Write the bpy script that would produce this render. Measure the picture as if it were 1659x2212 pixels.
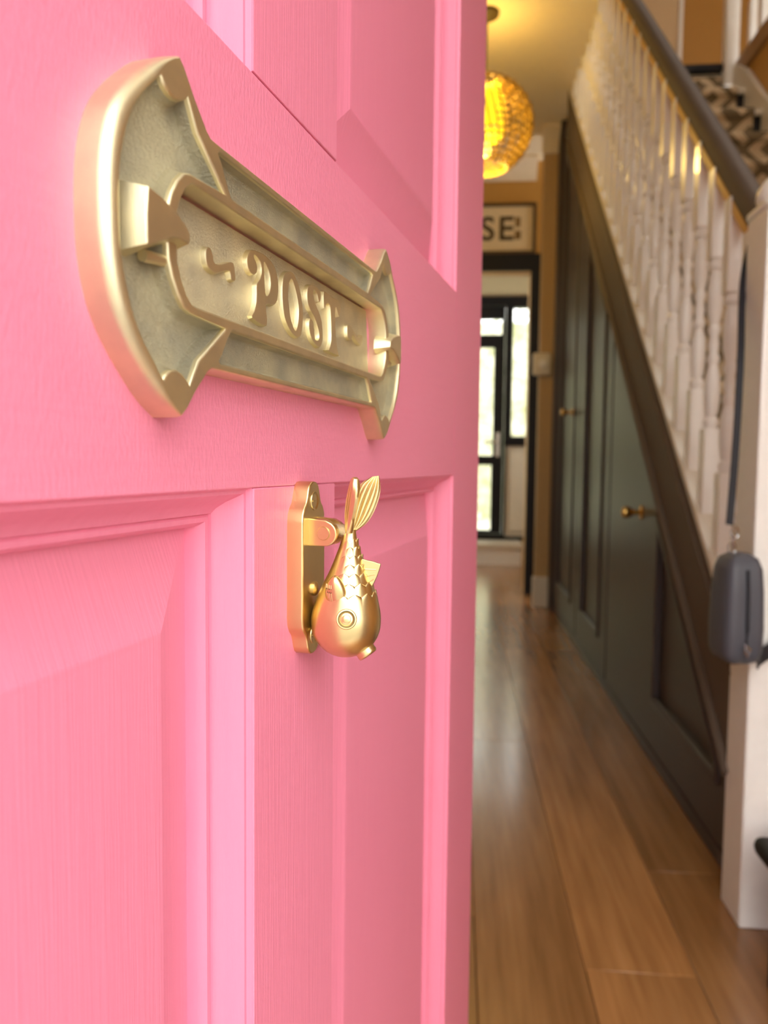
import bpy, bmesh, math, random
from mathutils import Vector, Matrix
from mathutils.geometry import tessellate_polygon
random.seed(7)
PI = math.pi
for o in list(bpy.data.objects):
    bpy.data.objects.remove(o, do_unlink=True)
S = bpy.context.scene
C = S.collection

# ------------------------------------------------------------------ camera
F_PX = 1640.0                                   # focal length for the 1659 px wide frame
yaw, pitch, roll = math.radians(5.40), math.radians(3.70), math.radians(0.6)
fw = Vector((-math.sin(yaw) * math.cos(pitch), math.cos(yaw) * math.cos(pitch), -math.sin(pitch)))
r0 = fw.cross(Vector((0, 0, 1))).normalized()
u0 = r0.cross(fw)
rt = r0 * math.cos(roll) + u0 * math.sin(roll)
up = u0 * math.cos(roll) - r0 * math.sin(roll)
cd = bpy.data.cameras.new('camera')
cam = bpy.data.objects.new('camera', cd)
C.objects.link(cam)
m = Matrix((rt, up, -fw)).transposed().to_4x4()
m.translation = Vector((0, 0, 0.80))
cam.matrix_world = m
cd.sensor_fit = 'HORIZONTAL'
cd.sensor_width = 36.0
cd.lens = 36.0 * F_PX / 1659.0
cd.clip_start = 0.01
cd.dof.use_dof = True
cd.dof.focus_distance = 0.285
cd.dof.aperture_fstop = 15.5
S.camera = cam

# ------------------------------------------------------------------ sky, exposure
w = bpy.data.worlds.new('overcast_sky')
S.world = w
w.use_nodes = True
wn = w.node_tree
wn.nodes['Background'].inputs[0].default_value = (1.0, 0.985, 0.955, 1)
wn.nodes['Background'].inputs[1].default_value = 2.0
S.view_settings.view_transform = 'Standard'
S.view_settings.look = 'None'
S.view_settings.gamma = 1.0
S.view_settings.use_curve_mapping = False
S.view_settings.exposure = 1.48
S.cycles.use_denoising = True
S.cycles.max_bounces = 14
S.cycles.diffuse_bounces = 8
S.cycles.caustics_reflective = True
S.cycles.sample_clamp_indirect = 6.0

# ------------------------------------------------------------------ materials
def srgb(r, g, b):
    f = lambda c: (c / 255.0 / 12.92) if c <= 10 else ((c / 255.0 + 0.055) / 1.055) ** 2.4
    return (f(r), f(g), f(b), 1.0)

class NT:
    def __init__(s, name):
        s.m = bpy.data.materials.new(name)
        s.m.use_nodes = True
        s.t = s.m.node_tree
        s.b = s.t.nodes['Principled BSDF']
        s.out = s.t.nodes['Material Output']
    def n(s, typ, **kw):
        x = s.t.nodes.new(typ)
        for k, v in kw.items():
            if k in x.inputs:
                x.inputs[k].default_value = v
            else:
                setattr(x, k, v)
        return x
    def l(s, a, b):
        s.t.links.new(a, b)
    def set(s, **kw):
        for k, v in kw.items():
            s.b.inputs[k.replace('_', ' ')].default_value = v
        return s
    def coords(s, scale=(1, 1, 1), rot=(0, 0, 0)):
        tc = s.n('ShaderNodeTexCoord')
        mp = s.n('ShaderNodeMapping')
        mp.inputs['Scale'].default_value = scale
        mp.inputs['Rotation'].default_value = rot
        s.l(tc.outputs['Object'], mp.inputs['Vector'])
        return mp.outputs['Vector']
    def noise(s, vec, scale=1.0, detail=4.0, rough=0.55):
        x = s.n('ShaderNodeTexNoise', Scale=scale, Detail=detail, Roughness=rough)
        s.l(vec, x.inputs['Vector'])
        return x.outputs['Fac']
    def ramp(s, fac, stops):
        r = s.n('ShaderNodeValToRGB')
        e = r.color_ramp.elements
        while len(e) > 1:
            e.remove(e[-1])
        e[0].position, e[0].color = stops[0]
        for p, c in stops[1:]:
            x = e.new(p)
            x.color = c
        s.l(fac, r.inputs['Fac'])
        return r.outputs['Color']
    def bump(s, height, strength, dist, prev=None):
        b = s.n('ShaderNodeBump', Strength=strength, Distance=dist)
        s.l(height, b.inputs['Height'])
        if prev is not None:
            s.l(prev, b.inputs['Normal'])
        return b.outputs['Normal']

def flat(name, col, rough=0.5, metal=0.0, coat=0.0, bump=0.0, bscale=40.0, spec=0.5):
    t = NT(name).set(Base_Color=col, Roughness=rough, Metallic=metal, Coat_Weight=coat, Specular_IOR_Level=spec)
    v = t.coords()
    f = t.noise(v, bscale, 5.0)
    mx = t.n('ShaderNodeMix', data_type='RGBA', blend_type='MULTIPLY')
    mx.inputs[0].default_value = 0.35
    mx.inputs[6].default_value = col
    t.l(t.ramp(f, [(0.3, (0.85, 0.85, 0.85, 1)), (0.7, (1, 1, 1, 1))]), mx.inputs[7])
    t.l(mx.outputs[2], t.b.inputs['Base Color'])
    if bump:
        t.l(t.bump(f, bump, 0.002), t.b.inputs['Normal'])
    return t.m

PINK = (0.78, 0.232, 0.356, 1)
def pink_paint(name, stretch, amt=1.0):
    t = NT(name).set(Base_Color=PINK, Roughness=0.42, Coat_Weight=0.08, Coat_Roughness=0.3, Specular_IOR_Level=0.4)
    v = t.coords(stretch)
    brush = t.noise(v, 1.0, 5.0, 0.65)                      # brush marks drawn out along the stroke
    v2 = t.coords((stretch[0] * 0.35, 60, stretch[2] * 0.35), (0, 0.12, 0))
    cross = t.noise(v2, 1.0, 3.0, 0.6)
    v3 = t.coords((9, 9, 9))
    wave = t.noise(v3, 1.0, 2.0)
    mx = t.n('ShaderNodeMix', data_type='RGBA')
    mx.inputs[6].default_value = (PINK[0] * 0.96, PINK[1] * 0.9, PINK[2] * 0.92, 1)
    mx.inputs[7].default_value = (min(1, PINK[0] * 1.03), PINK[1] * 1.08, PINK[2] * 1.06, 1)
    t.l(brush, mx.inputs[0])
    t.l(mx.outputs[2], t.b.inputs['Base Color'])
    n1 = t.bump(brush, 0.55 * amt, 0.0007)
    n2 = t.bump(cross, 0.3 * amt, 0.0006, n1)
    n3 = t.bump(wave, 0.25 * amt, 0.004, n2)
    if amt < 0.5:
        n3 = t.bump(t.noise(t.coords((800, 60, 260)), 1.0, 3.0), 0.40, 0.0007, n3)     # stipple of the level strokes
    t.l(n3, t.b.inputs['Normal'])
    return t.m

def brass(name, col, rough, grain, gscale, stretch=(1, 1, 1), tarnish=0.3, gdist=0.0006):
    t = NT(name).set(Base_Color=col, Roughness=rough, Metallic=1.0)
    v = t.coords(stretch)
    g = t.noise(v, gscale, 6.0, 0.7)
    big = t.noise(t.coords(), 55.0, 3.0)
    mx = t.n('ShaderNodeMix', data_type='RGBA')
    mx.inputs[6].default_value = (col[0] * (1 - tarnish), col[1] * (1 - tarnish * 0.95), col[2] * (1 - tarnish * 0.7), 1)
    mx.inputs[7].default_value = col
    t.l(t.ramp(big, [(0.35, (0, 0, 0, 1)), (0.65, (1, 1, 1, 1))]), mx.inputs[0])
    t.l(mx.outputs[2], t.b.inputs['Base Color'])
    t.l(t.bump(g, grain, gdist), t.b.inputs['Normal'])
    return t.m

M = {}
M['pink_v'] = pink_paint('pink_eggshell_upright_strokes', (900, 60, 22), 0.70)
M['pink_h'] = pink_paint('pink_eggshell_level_strokes', (28, 60, 420), 0.16)
M['pink_gloss'] = pink_paint('pink_eggshell_moulding', (260, 60, 18), 0.8)
M['pink_gloss'].node_tree.nodes['Principled BSDF'].inputs['Specular IOR Level'].default_value = 0.25
M['brass_rim'] = brass('brushed_brass', (0.82, 0.735, 0.47, 1), 0.46, 0.25, 900.0, (1, 1, 0.12), 0.15, 0.0003)
M['brass_cast'] = brass('rough_cast_brass', (0.58, 0.535, 0.36, 1), 0.42, 0.8, 1000.0, (1, 1, 1), 0.30, 0.0013)
M['brass_flap'] = brass('pitted_cast_brass', (0.68, 0.60, 0.39, 1), 0.38, 0.75, 1200.0, (1, 1, 1), 0.22, 0.0010)
M['brass_satin'] = brass('satin_brass', (0.80, 0.62, 0.30, 1), 0.30, 0.10, 1200.0, (1, 1, 0.1), 0.06, 0.0002)
M['brass_smooth'] = brass('polished_satin_brass', (0.80, 0.64, 0.32, 1), 0.32, 0.05, 900.0, (1, 1, 1), 0.05, 0.0002)
M['groove'] = brass('dark_brass', (0.20, 0.15, 0.07, 1), 0.5, 0.3, 900.0)  # darker brass for the ring in the eye groove
M['gold_knob'] = brass('gold_knob_brass', (0.90, 0.55, 0.16, 1), 0.2, 0.03, 200.0)
M['cream_wall'] = flat('cream_wall_paint', srgb(205, 178, 140), 0.6, bump=0.05)
M['hall_wall'] = flat('pale_hall_paint', srgb(238, 230, 214), 0.6, bump=0.05)
M['ochre_wall'] = flat('ochre_wall_paint', srgb(190, 142, 66), 0.6, bump=0.05)
M['nib_wall'] = flat('tan_wall_paint', srgb(186, 154, 108), 0.6, bump=0.05)
M['ceiling'] = flat('ceiling_paint', srgb(232, 218, 188), 0.7, bump=0.04)
M['cornice'] = flat('cornice_paint', srgb(228, 212, 184), 0.6)
M['navy'] = flat('dark_satin_paint', (0.046, 0.034, 0.035, 1), 0.42, coat=0.0, spec=0.4, bump=0.03, bscale=18.0)
M['brown_dark'] = flat('dark_brown_satin_paint', (0.110, 0.082, 0.062, 1), 0.68, coat=0.0, spec=0.3, bump=0.04, bscale=30.0)
M['black'] = flat('black_satin_paint', (0.008, 0.008, 0.010, 1), 0.5, spec=0.25)
M['white_gloss'] = flat('white_satin_paint', (0.87, 0.855, 0.83, 1), 0.3, coat=0.2)
M['cream_gloss'] = flat('cream_satin_paint', (0.72, 0.66, 0.55, 1), 0.38)
M['tan_trim'] = flat('tan_wood_trim', srgb(150, 112, 66), 0.45)
M['lamplit_wood'] = flat('lamplit_wood', srgb(206, 156, 70), 0.45)  # warm lamp glow on the handrail's lower edge put into the colour
M['leather'] = flat('black_pebbled_leather', (0.075, 0.080, 0.10, 1), 0.42, bump=0.35, bscale=500.0)
M['webbing'] = flat('black_webbing', (0.012, 0.014, 0.022, 1), 0.55, bump=0.3, bscale=900.0)
M['steel'] = flat('bright_steel', (0.6, 0.6, 0.62, 1), 0.25, metal=1.0)
M['mat_white'] = flat('picture_mount', srgb(225, 205, 165), 0.7)
M['ink'] = flat('printed_ink', srgb(70, 52, 24), 0.7)
M['ink_pale'] = flat('faded_ink', srgb(128, 98, 52), 0.7)
M['frame_dark'] = flat('dark_picture_frame', srgb(80, 56, 26), 0.4)
M['blind'] = flat('cream_blind_fabric', srgb(196, 184, 150), 0.8)
M['paving'] = flat('pale_paving', srgb(140, 136, 130), 0.8, bump=0.2)
M['lawn'] = flat('lawn_green', srgb(206, 207, 190), 0.9, bump=0.4, bscale=60.0)
def leaf_mat():
    t = NT('hedge_leaf').set(Roughness=0.6)
    f = t.noise(t.coords(), 5.0, 4.0, 0.7)
    t.l(t.ramp(f, [(0.38, srgb(172, 180, 140)), (0.62, srgb(228, 230, 214))]), t.b.inputs['Base Color'])
    return t.m
M['leaf'] = leaf_mat()
M['brick_wall'] = flat('house_render', srgb(196, 186, 172), 0.85, bump=0.2)
M['cord'] = flat('lamp_cord', srgb(70, 54, 22), 0.7)

def wood_mat():
    t = NT('oiled_oak_board').set(Roughness=0.26, Coat_Weight=0.35, Coat_Roughness=0.14)
    oi = t.n('ShaderNodeObjectInfo')
    tc = t.n('ShaderNodeTexCoord')
    off = t.n('ShaderNodeVectorMath', operation='MULTIPLY_ADD')
    t.l(oi.outputs['Random'], off.inputs[0])
    off.inputs[1].default_value = (7, 11, 3)
    t.l(tc.outputs['Object'], off.inputs[2])
    mp = t.n('ShaderNodeMapping')
    mp.inputs['Scale'].default_value = (42, 2.2, 10)
    t.l(off.outputs[0], mp.inputs['Vector'])
    g = t.noise(mp.outputs['Vector'], 1.0, 7.0, 0.6)
    mp2 = t.n('ShaderNodeMapping')
    mp2.inputs['Scale'].default_value = (7, 1.6, 3)
    t.l(off.outputs[0], mp2.inputs['Vector'])
    g2 = t.noise(mp2.outputs['Vector'], 1.0, 3.0)
    c1 = t.ramp(g, [(0.25, (0.245, 0.108, 0.034, 1)), (0.55, (0.385, 0.185, 0.066, 1)), (0.8, (0.47, 0.245, 0.098, 1))])
    mx = t.n('ShaderNodeMix', data_type='RGBA', blend_type='MULTIPLY')
    mx.inputs[0].default_value = 0.8
    t.l(c1, mx.inputs[6])
    t.l(t.ramp(g2, [(0.3, (0.72, 0.70, 0.66, 1)), (0.7, (1.1, 1.08, 1.02, 1))]), mx.inputs[7])
    hs = t.n('ShaderNodeHueSaturation')
    t.l(mx.outputs[2], hs.inputs['Color'])
    mr = t.n('ShaderNodeMapRange')
    mr.inputs['To Min'].default_value = 0.82
    mr.inputs['To Max'].default_value = 1.15
    t.l(oi.outputs['Random'], mr.inputs['Value'])
    t.l(mr.outputs['Result'], hs.inputs['Value'])
    t.l(hs.outputs['Color'], t.b.inputs['Base Color'])
    t.l(t.bump(g, 0.12, 0.001), t.b.inputs['Normal'])
    return t.m
M['oak'] = wood_mat()

def carpet_mat():
    # lattice of cream bars and diamonds on an olive grey pile, woven at 45 degrees across the runner
    t = NT('lattice_runner_pile').set(Roughness=0.95, Specular_IOR_Level=0.1)
    uv = t.n('ShaderNodeUVMap')
    mp = t.n('ShaderNodeMapping')
    mp.inputs['Rotation'].default_value = (0, 0, PI / 4)
    t.l(uv.outputs['UV'], mp.inputs['Vector'])
    P = 0.150
    sx = t.n('ShaderNodeSeparateXYZ')
    t.l(mp.outputs['Vector'], sx.inputs[0])
    def math_(op, a, b=None):
        x = t.n('ShaderNodeMath', operation=op)
        for i, q in enumerate((a, b)):
            if q is None:
                continue
            if isinstance(q, (int, float)):
                x.inputs[i].default_value = q
            else:
                t.l(q, x.inputs[i])
        return x.outputs[0]
    def cell(v):
        k = math_('DIVIDE', v, P)
        fr = math_('FRACT', k)
        fl = math_('FLOOR', k)
        return math_('ABSOLUTE', math_('SUBTRACT', fr, 0.5)), fl, fr
    ax, ix, fx = cell(sx.outputs[0])
    ay, iy, fy = cell(sx.outputs[1])
    d = math_('MAXIMUM', ax, ay)                                     # square rings in each cell
    ring = math_('MULTIPLY', math_('GREATER_THAN', d, 0.17), math_('LESS_THAN', d, 0.41))
    odd = math_('MODULO', math_('ABSOLUTE', math_('ADD', ix, math_('MULTIPLY', iy, 2.0))), 3.0)
    isodd = math_('GREATER_THAN', odd, 0.5)
    gap = math_('MULTIPLY', isodd, math_('MULTIPLY', math_('GREATER_THAN', fx, 0.62), math_('LESS_THAN', ay, 0.20)))   # open rings read as hooks
    pat = math_('MULTIPLY', ring, math_('SUBTRACT', 1.0, gap))
    mx = t.n('ShaderNodeMix', data_type='RGBA')
    mx.inputs[6].default_value = srgb(118, 103, 80)
    mx.inputs[7].default_value = srgb(200, 178, 146)
    t.l(pat, mx.inputs[0])
    t.l(mx.outputs[2], t.b.inputs['Base Color'])
    f = t.noise(t.coords(), 700.0, 3.0)
    t.l(t.bump(f, 0.5, 0.002), t.b.inputs['Normal'])
    return t.m
M['carpet'] = carpet_mat()

def glass_mat(name, tint=(0.98, 0.99, 0.98, 1), gloss=0.08):
    t = NT(name)
    tr = t.n('ShaderNodeBsdfTransparent')
    tr.inputs[0].default_value = tint
    gl = t.n('ShaderNodeBsdfGlossy')
    gl.inputs['Roughness'].default_value = 0.02
    fr = t.n('ShaderNodeFresnel')
    fr.inputs['IOR'].default_value = 1.45
    mx = t.n('ShaderNodeMixShader')
    t.l(fr.outputs[0], mx.inputs[0])
    t.l(tr.outputs[0], mx.inputs[1])
    t.l(gl.outputs[0], mx.inputs[2])
    t.l(mx.outputs[0], t.out.inputs['Surface'])
    return t.m
M['glass'] = glass_mat('window_glass')

def emit_mat(name, col, strength):
    t = NT(name)
    t.set(Base_Color=col, Roughness=0.6)
    t.b.inputs['Emission Color'].default_value = col
    t.b.inputs['Emission Strength'].default_value = strength
    return t.m
M['lantern'] = emit_mat('glowing_pleated_diffuser', (1.0, 0.80, 0.02, 1), 0.42)
M['bulb'] = emit_mat('glowing_bulb', (1.0, 0.80, 0.20, 1), 0.9)
def rattan_mat():
    t = NT('woven_rattan').set(Base_Color=(0.40, 0.22, 0.03, 1), Roughness=0.5)
    t.b.inputs['Subsurface Weight'].default_value = 0.0
    f = t.noise(t.coords((1, 1, 1)), 90.0, 3.0)
    t.l(t.ramp(f, [(0.3, (0.36, 0.20, 0.018, 1)), (0.7, (0.52, 0.33, 0.04, 1))]), t.b.inputs['Base Color'])
    return t.m
M['rattan'] = rattan_mat()

# ------------------------------------------------------------------ mesh helpers
def finish(name, bm, mat, parent=None, smooth=35.0, loc=None, rot=None):
    me = bpy.data.meshes.new(name)
    bm.normal_update()
    fl = bm.faces.layers.int.get('flat')
    keep_flat = [f[fl] for f in bm.faces] if fl is not None else None
    bm.to_mesh(me)
    bm.free()
    if mat is not None:
        for mm in (mat if isinstance(mat, (list, tuple)) else [mat]):
            me.materials.append(mm)
    if smooth:
        me.polygons.foreach_set('use_smooth', [True] * len(me.polygons))
        me.set_sharp_from_angle(angle=math.radians(smooth))
        if keep_flat is not None:
            me.polygons.foreach_set('use_smooth', [not k for k in keep_flat])
    o = bpy.data.objects.new(name, me)
    C.objects.link(o)
    if parent is not None:
        o.parent = parent
    if loc is not None:
        o.location = loc
    if rot is not None:
        o.rotation_euler = rot
    return o

def tag(o, label=None, cat=None, group=None, kind=None):
    if label: o['label'] = label
    if cat: o['category'] = cat
    if group: o['group'] = group
    if kind: o['kind'] = kind
    return o

def empty(name, loc=(0, 0, 0), rz=0.0, **kw):
    o = bpy.data.objects.new(name, None)
    o.empty_display_size = 0.05
    C.objects.link(o)
    o.location = loc
    o.rotation_euler = (0, 0, rz)
    return tag(o, **kw)

def struct(name, bm, mat, parent=None, smooth=None):
    o = finish(name, bm, mat, parent, smooth)
    if parent is None:
        o['kind'] = 'structure'
    return o

def flat_layer(bm):
    return bm.faces.layers.int.get('flat') or bm.faces.layers.int.new('flat')

def add_box(bm, a, b, bev=0.0, seg=2, mat=0):
    x0, y0, z0 = a; x1, y1, z1 = b
    vs = [bm.verts.new(p) for p in ((x0, y0, z0), (x1, y0, z0), (x1, y1, z0), (x0, y1, z0), (x0, y0, z1), (x1, y0, z1), (x1, y1, z1), (x0, y1, z1))]
    fs = [bm.faces.new([vs[i] for i in q]) for q in ((3, 2, 1, 0), (4, 5, 6, 7), (0, 1, 5, 4), (1, 2, 6, 5), (2, 3, 7, 6), (3, 0, 4, 7))]
    for f in fs: f.material_index = mat
    if bev:
        bm.normal_update()
        flat_layer(bm)
        fs = [f for f in bm.faces if f.is_valid and all(v in vs for v in f.verts)]
        es = list({e for f in fs for e in f.edges})
        r = bmesh.ops.bevel(bm, geom=es, offset=bev, segments=seg, profile=0.5, affect='EDGES')
        bm.normal_update()
        fl = flat_layer(bm)
        lo, hi = Vector(a), Vector(b)
        for f in bm.faces:
            c = f.calc_center_median()
            if f.calc_area() > bev * bev * 4 and any(abs(abs(f.normal[k]) - 1) < 1e-4 and (abs(c[k] - lo[k]) < 1e-5 or abs(c[k] - hi[k]) < 1e-5) for k in range(3)):
                f[fl] = 1
    return bm

def box(a, b, bev=0.0, seg=2):
    return add_box(bmesh.new(), a, b, bev, seg)

def area2(p):
    return sum(p[i][0] * p[(i + 1) % len(p)][1] - p[(i + 1) % len(p)][0] * p[i][1] for i in range(len(p)))

def offset(poly, d):
    """move a closed 2-D outline to its left by d (inwards for an anticlockwise outline)"""
    n = len(poly); out = []
    for i in range(n):
        p0, p1, p2 = Vector(poly[i - 1]), Vector(poly[i]), Vector(poly[(i + 1) % n])
        a, b = (p1 - p0), (p2 - p1)
        if a.length < 1e-9: a = b
        if b.length < 1e-9: b = a
        a.normalize(); b.normalize()
        na, nb = Vector((-a.y, a.x)), Vector((-b.y, b.x))
        k = na + nb
        if k.length < 1e-6: k = na
        k.normalize()
        c = max(0.45, k.dot(na))
        out.append(p1 + k * (d / c))
    return [(q.x, q.y) for q in out]

def add_prism(bm, outer, holes=(), h0=0.0, h1=1.0, bev=0.0, seg=3, to3=None, draft=0.0, bottom=True, bev0=None, kfun=None):
    """solid between heights h0 and h1 over an outline with holes; rounded top edge; to3 maps (x, y, h) to 3-D"""
    to3 = to3 or (lambda x, y, h: (x, -h, y))
    cap_layer = flat_layer(bm)
    loops = [outer if area2(outer) > 0 else outer[::-1]] + [h if area2(h) < 0 else h[::-1] for h in holes]
    tops, bots = [], []
    for li, lp in enumerate(loops):
        b, sg = (bev0, seg * 2) if (bev0 and li == 0) else (bev, seg)
        prof = [(-draft, h0), (0.0, h1 - b)] if draft else [(0.0, h0), (0.0, h1 - b)]
        for k in range(1, sg + 1):
            if b:
                a = PI / 2 * k / sg
                prof.append((b * (1 - math.cos(a)), h1 - b + b * math.sin(a)))
        rings = []
        for d, h in prof:
            pts = offset(lp, d) if d else lp
            if kfun and li == 0:
                pts = [(p[0] + (q[0] - p[0]) * kfun(p), p[1] + (q[1] - p[1]) * kfun(p)) for p, q in zip(lp, pts)]
            rings.append([bm.verts.new(to3(x, y, h)) for x, y in pts])
        n = len(lp)
        for r in range(len(rings) - 1):
            for i in range(n):
                j = (i + 1) % n
                bm.faces.new((rings[r][i], rings[r][j], rings[r + 1][j], rings[r + 1][i]))
        tops.append((pts, rings[-1]))
        bots.append((lp, rings[0]))
    def cap(sets, flip):
        flatv = [v for _, ring in sets for v in ring]
        tri = tessellate_polygon([[Vector((x, y, 0)) for x, y in pts] for pts, _ in sets])
        for t in tri:
            q = [flatv[i] for i in t]
            c2 = [p for pts, _ in sets for p in pts]
            ar = area2([c2[i] for i in t])
            if abs(ar) < 1e-16: continue
            if (ar < 0) != flip: q = q[::-1]
            try: bm.faces.new(q)[cap_layer] = 1
            except ValueError: pass
    cap(tops, False)
    if bottom: cap(bots, True)
    return bm

def crom(pts, n=6, closed=True):
    out = []; N = len(pts)
    rng = range(N) if closed else range(N - 1)
    for i in rng:
        if closed: p = [Vector(pts[(i + k) % N]) for k in (-1, 0, 1, 2)]
        else: p = [Vector(pts[min(max(i + k, 0), N - 1)]) for k in (-1, 0, 1, 2)]
        for k in range(n):
            t = k / n
            q = 0.5 * ((2 * p[1]) + (p[2] - p[0]) * t + (2 * p[0] - 5 * p[1] + 4 * p[2] - p[3]) * t * t + (3 * p[1] - p[0] - 3 * p[2] + p[3]) * t ** 3)
            out.append(tuple(q))
    if not closed: out.append(tuple(pts[-1]))
    return out

def add_lathe(bm, prof, n=24, axis='z', c=(0, 0, 0), caps=True):
    def to3(r, a, h):
        x, y = r * math.cos(a), r * math.sin(a)
        p = {'z': (x, y, h), 'y': (x, h, y), 'x': (h, x, y)}[axis]
        return (p[0] + c[0], p[1] + c[1], p[2] + c[2])
    rings = [[bm.verts.new(to3(r, 2 * PI * i / n, h)) for i in range(n)] for r, h in prof]
    for k in range(len(rings) - 1):
        for i in range(n):
            j = (i + 1) % n
            f = (rings[k][i], rings[k][j], rings[k + 1][j], rings[k + 1][i])
            bm.faces.new(f if axis != 'y' else f[::-1])
    if caps:
        for ring, fl in ((rings[0], True), (rings[-1], False)):
            q = ring[::-1] if fl else ring
            bm.faces.new(q if axis != 'y' else q[::-1])
    return bm

def add_tube(bm, pts, r, n=10, closed=False, flat_=1.0, upv=Vector((0, 0, 1))):
    pts = [Vector(p) for p in pts]; N = len(pts); rings = []
    for i in range(N):
        a = pts[i - 1] if (i or closed) else pts[i]
        b = pts[(i + 1) % N] if (i < N - 1 or closed) else pts[i]
        d = (b - a).normalized()
        s = d.cross(upv)
        if s.length < 1e-4: s = d.cross(Vector((1, 0, 0)))
        s.normalize(); t = s.cross(d)
        rr = r[i] if isinstance(r, (list, tuple)) else r
        rings.append([bm.verts.new(pts[i] + s * rr * math.cos(2 * PI * k / n) + t * rr * flat_ * math.sin(2 * PI * k / n)) for k in range(n)])
    for i in range(N if closed else N - 1):
        A, B = rings[i], rings[(i + 1) % N]
        for k in range(n):
            j = (k + 1) % n
            bm.faces.new((A[k], A[j], B[j], B[k]))
    if not closed:
        bm.faces.new(rings[0][::-1]); bm.faces.new(rings[-1])
    return bm

def fix(bm):
    bmesh.ops.recalc_face_normals(bm, faces=bm.faces)
    return bm

# ------------------------------------------------------------------ room shell
HX0, HX1 = -0.36, 0.535          # hall passage
CEIL = 2.60
END_Y = 4.70
SX1 = 1.42                       # far side of the stairs
def yz(outer, x0, x1, holes=(), bev=0.0):
    return fix(add_prism(bmesh.new(), outer, holes, x0, x1, bev, 2, to3=lambda a, b, h: (h, a, b)))
def xz(outer, y0, y1, holes=(), bev=0.0):
    return fix(add_prism(bmesh.new(), outer, holes, y0, y1, bev, 2, to3=lambda a, b, h: (a, h, b)))
def xy(outer, z0, z1, holes=(), bev=0.0):
    return fix(add_prism(bmesh.new(), outer, holes, z0, z1, bev, 2, to3=lambda a, b, h: (a, b, h)))
def rect(a, b, c, d):
    return [(a, b), (c, b), (c, d), (a, d)]

floor = struct('floor', box((-1.6, -0.12, -0.10), (2.3, 7.2, -0.018)), M['tan_trim'])
bw = 0.173
xb = -0.475
row = 0
while xb < 1.5:
    y = -0.115 - random.random() * 0.9
    while y < 6.6:
        L = random.choice((1.5, 1.8, 2.1, 1.65))
        a, b = max(y, -0.115), min(y + L, 6.6)
        if b - a > 0.05:
            ox = (xb + bw / 2, (a + b) / 2, 0)
            bm = box((-bw / 2 + 0.0006, -(b - a) / 2 + 0.0006, -0.018), (bw / 2 - 0.0004, (b - a) / 2 - 0.0004, 0.0), 0.0009, 1)
            finish('plank', bm, M['oak'], floor, 30, loc=ox)
        y += L
    xb += bw
    row += 1

struct('ceiling', xy(rect(-0.6, -0.12, 0.548, 4.78), CEIL, CEIL + 0.22), M['ceiling'])
struct('wall_left', box((HX0 - 0.12, -0.12, 0), (HX0, 4.78, CEIL)), M['hall_wall'])
# front wall with the doorway (behind the viewpoint), a fanlight and an added side window
struct('wall_front', xz(rect(-0.60, -0.1, 2.3, 5.3), -0.235, -0.115,
       [rect(-0.20, -0.05, 0.735, 2.52), rect(0.80, 0.35, 2.20, 2.45)]), M['brick_wall'])
fr = struct('trim_1', xz(rect(-0.20, 0.0, 0.735, 2.52), -0.215, -0.135, [rect(-0.180, 0.012, 0.715, 2.03), rect(-0.17, 2.08, 0.70, 2.49)]), M['white_gloss'])
finish('pane', box((-0.17, -0.180, 2.08), (0.70, -0.174, 2.49)), M['glass'], fr, None)
wd = struct('added_window_1', xz(rect(0.80, 0.35, 2.20, 2.45), -0.215, -0.135, [rect(0.85, 0.40, 1.475, 2.40), rect(1.525, 0.40, 2.15, 2.40)]), M['white_gloss'])  # wide glazing added behind the viewpoint to bring in more daylight
for a, b in ((0.85, 1.475), (1.525, 2.15)):
    finish('pane', box((a, -0.178, 0.40), (b, -0.172, 2.40)), M['glass'], wd, None)
# far wall of the hall with the opening to the back room
struct('wall_end', xz([(HX0 - 0.12, 0), (-0.30, 0), (-0.30, 1.955), (0.425, 1.955), (0.425, 0), (0.60, 0), (0.60, CEIL), (HX0 - 0.12, CEIL)], END_Y, END_Y + 0.08), M['ochre_wall'])
struct('trim_2', xz([(-0.36, 0.0), (-0.36, 2.055), (0.53, 2.055), (0.53, 0.0), (0.425, 0.0), (0.425, 1.955), (-0.29, 1.955), (-0.29, 0.0)], END_Y - 0.025, END_Y, bev=0.005), M['black'])
# nib of wall between the opening and the cupboard
struct('wall_right', box((0.446, 4.30, 0), (0.60, 4.345, CEIL)), M['nib_wall'])
struct('baseboard_right', box((0.436, 4.288, 0), (0.533, 4.33, 0.17), 0.004), M['cream_gloss'])
# cornice along the far wall and nib
def cornice(a, b):
    bm = bmesh.new()
    P = [(0, 0), (0.0, -0.115), (0.012, -0.115), (0.02, -0.09), (0.05, -0.05), (0.085, -0.025), (0.10, -0.018), (0.10, 0)]
    a, b = Vector(a), Vector(b)
    d = (b - a).normalized(); nrm = Vector((d.y, -d.x, 0))
    r = [[bm.verts.new(q + nrm * x + Vector((0, 0, CEIL + z))) for x, z in P] for q in (a, b)]
    for i in range(len(P)):
        j = (i + 1) % len(P)
        bm.faces.new((r[0][i], r[0][j], r[1][j], r[1][i]))
    bm.faces.new(r[0]); bm.faces.new(r[1][::-1])
    return fix(bm)
struct('trim_3', cornice((HX0, END_Y, 0), (0.446, END_Y, 0)), M['cornice'], smooth=30)
struct('trim_4', cornice((0.436, 4.30, 0), (0.55, 4.30, 0)), M['cornice'], smooth=30)

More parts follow.
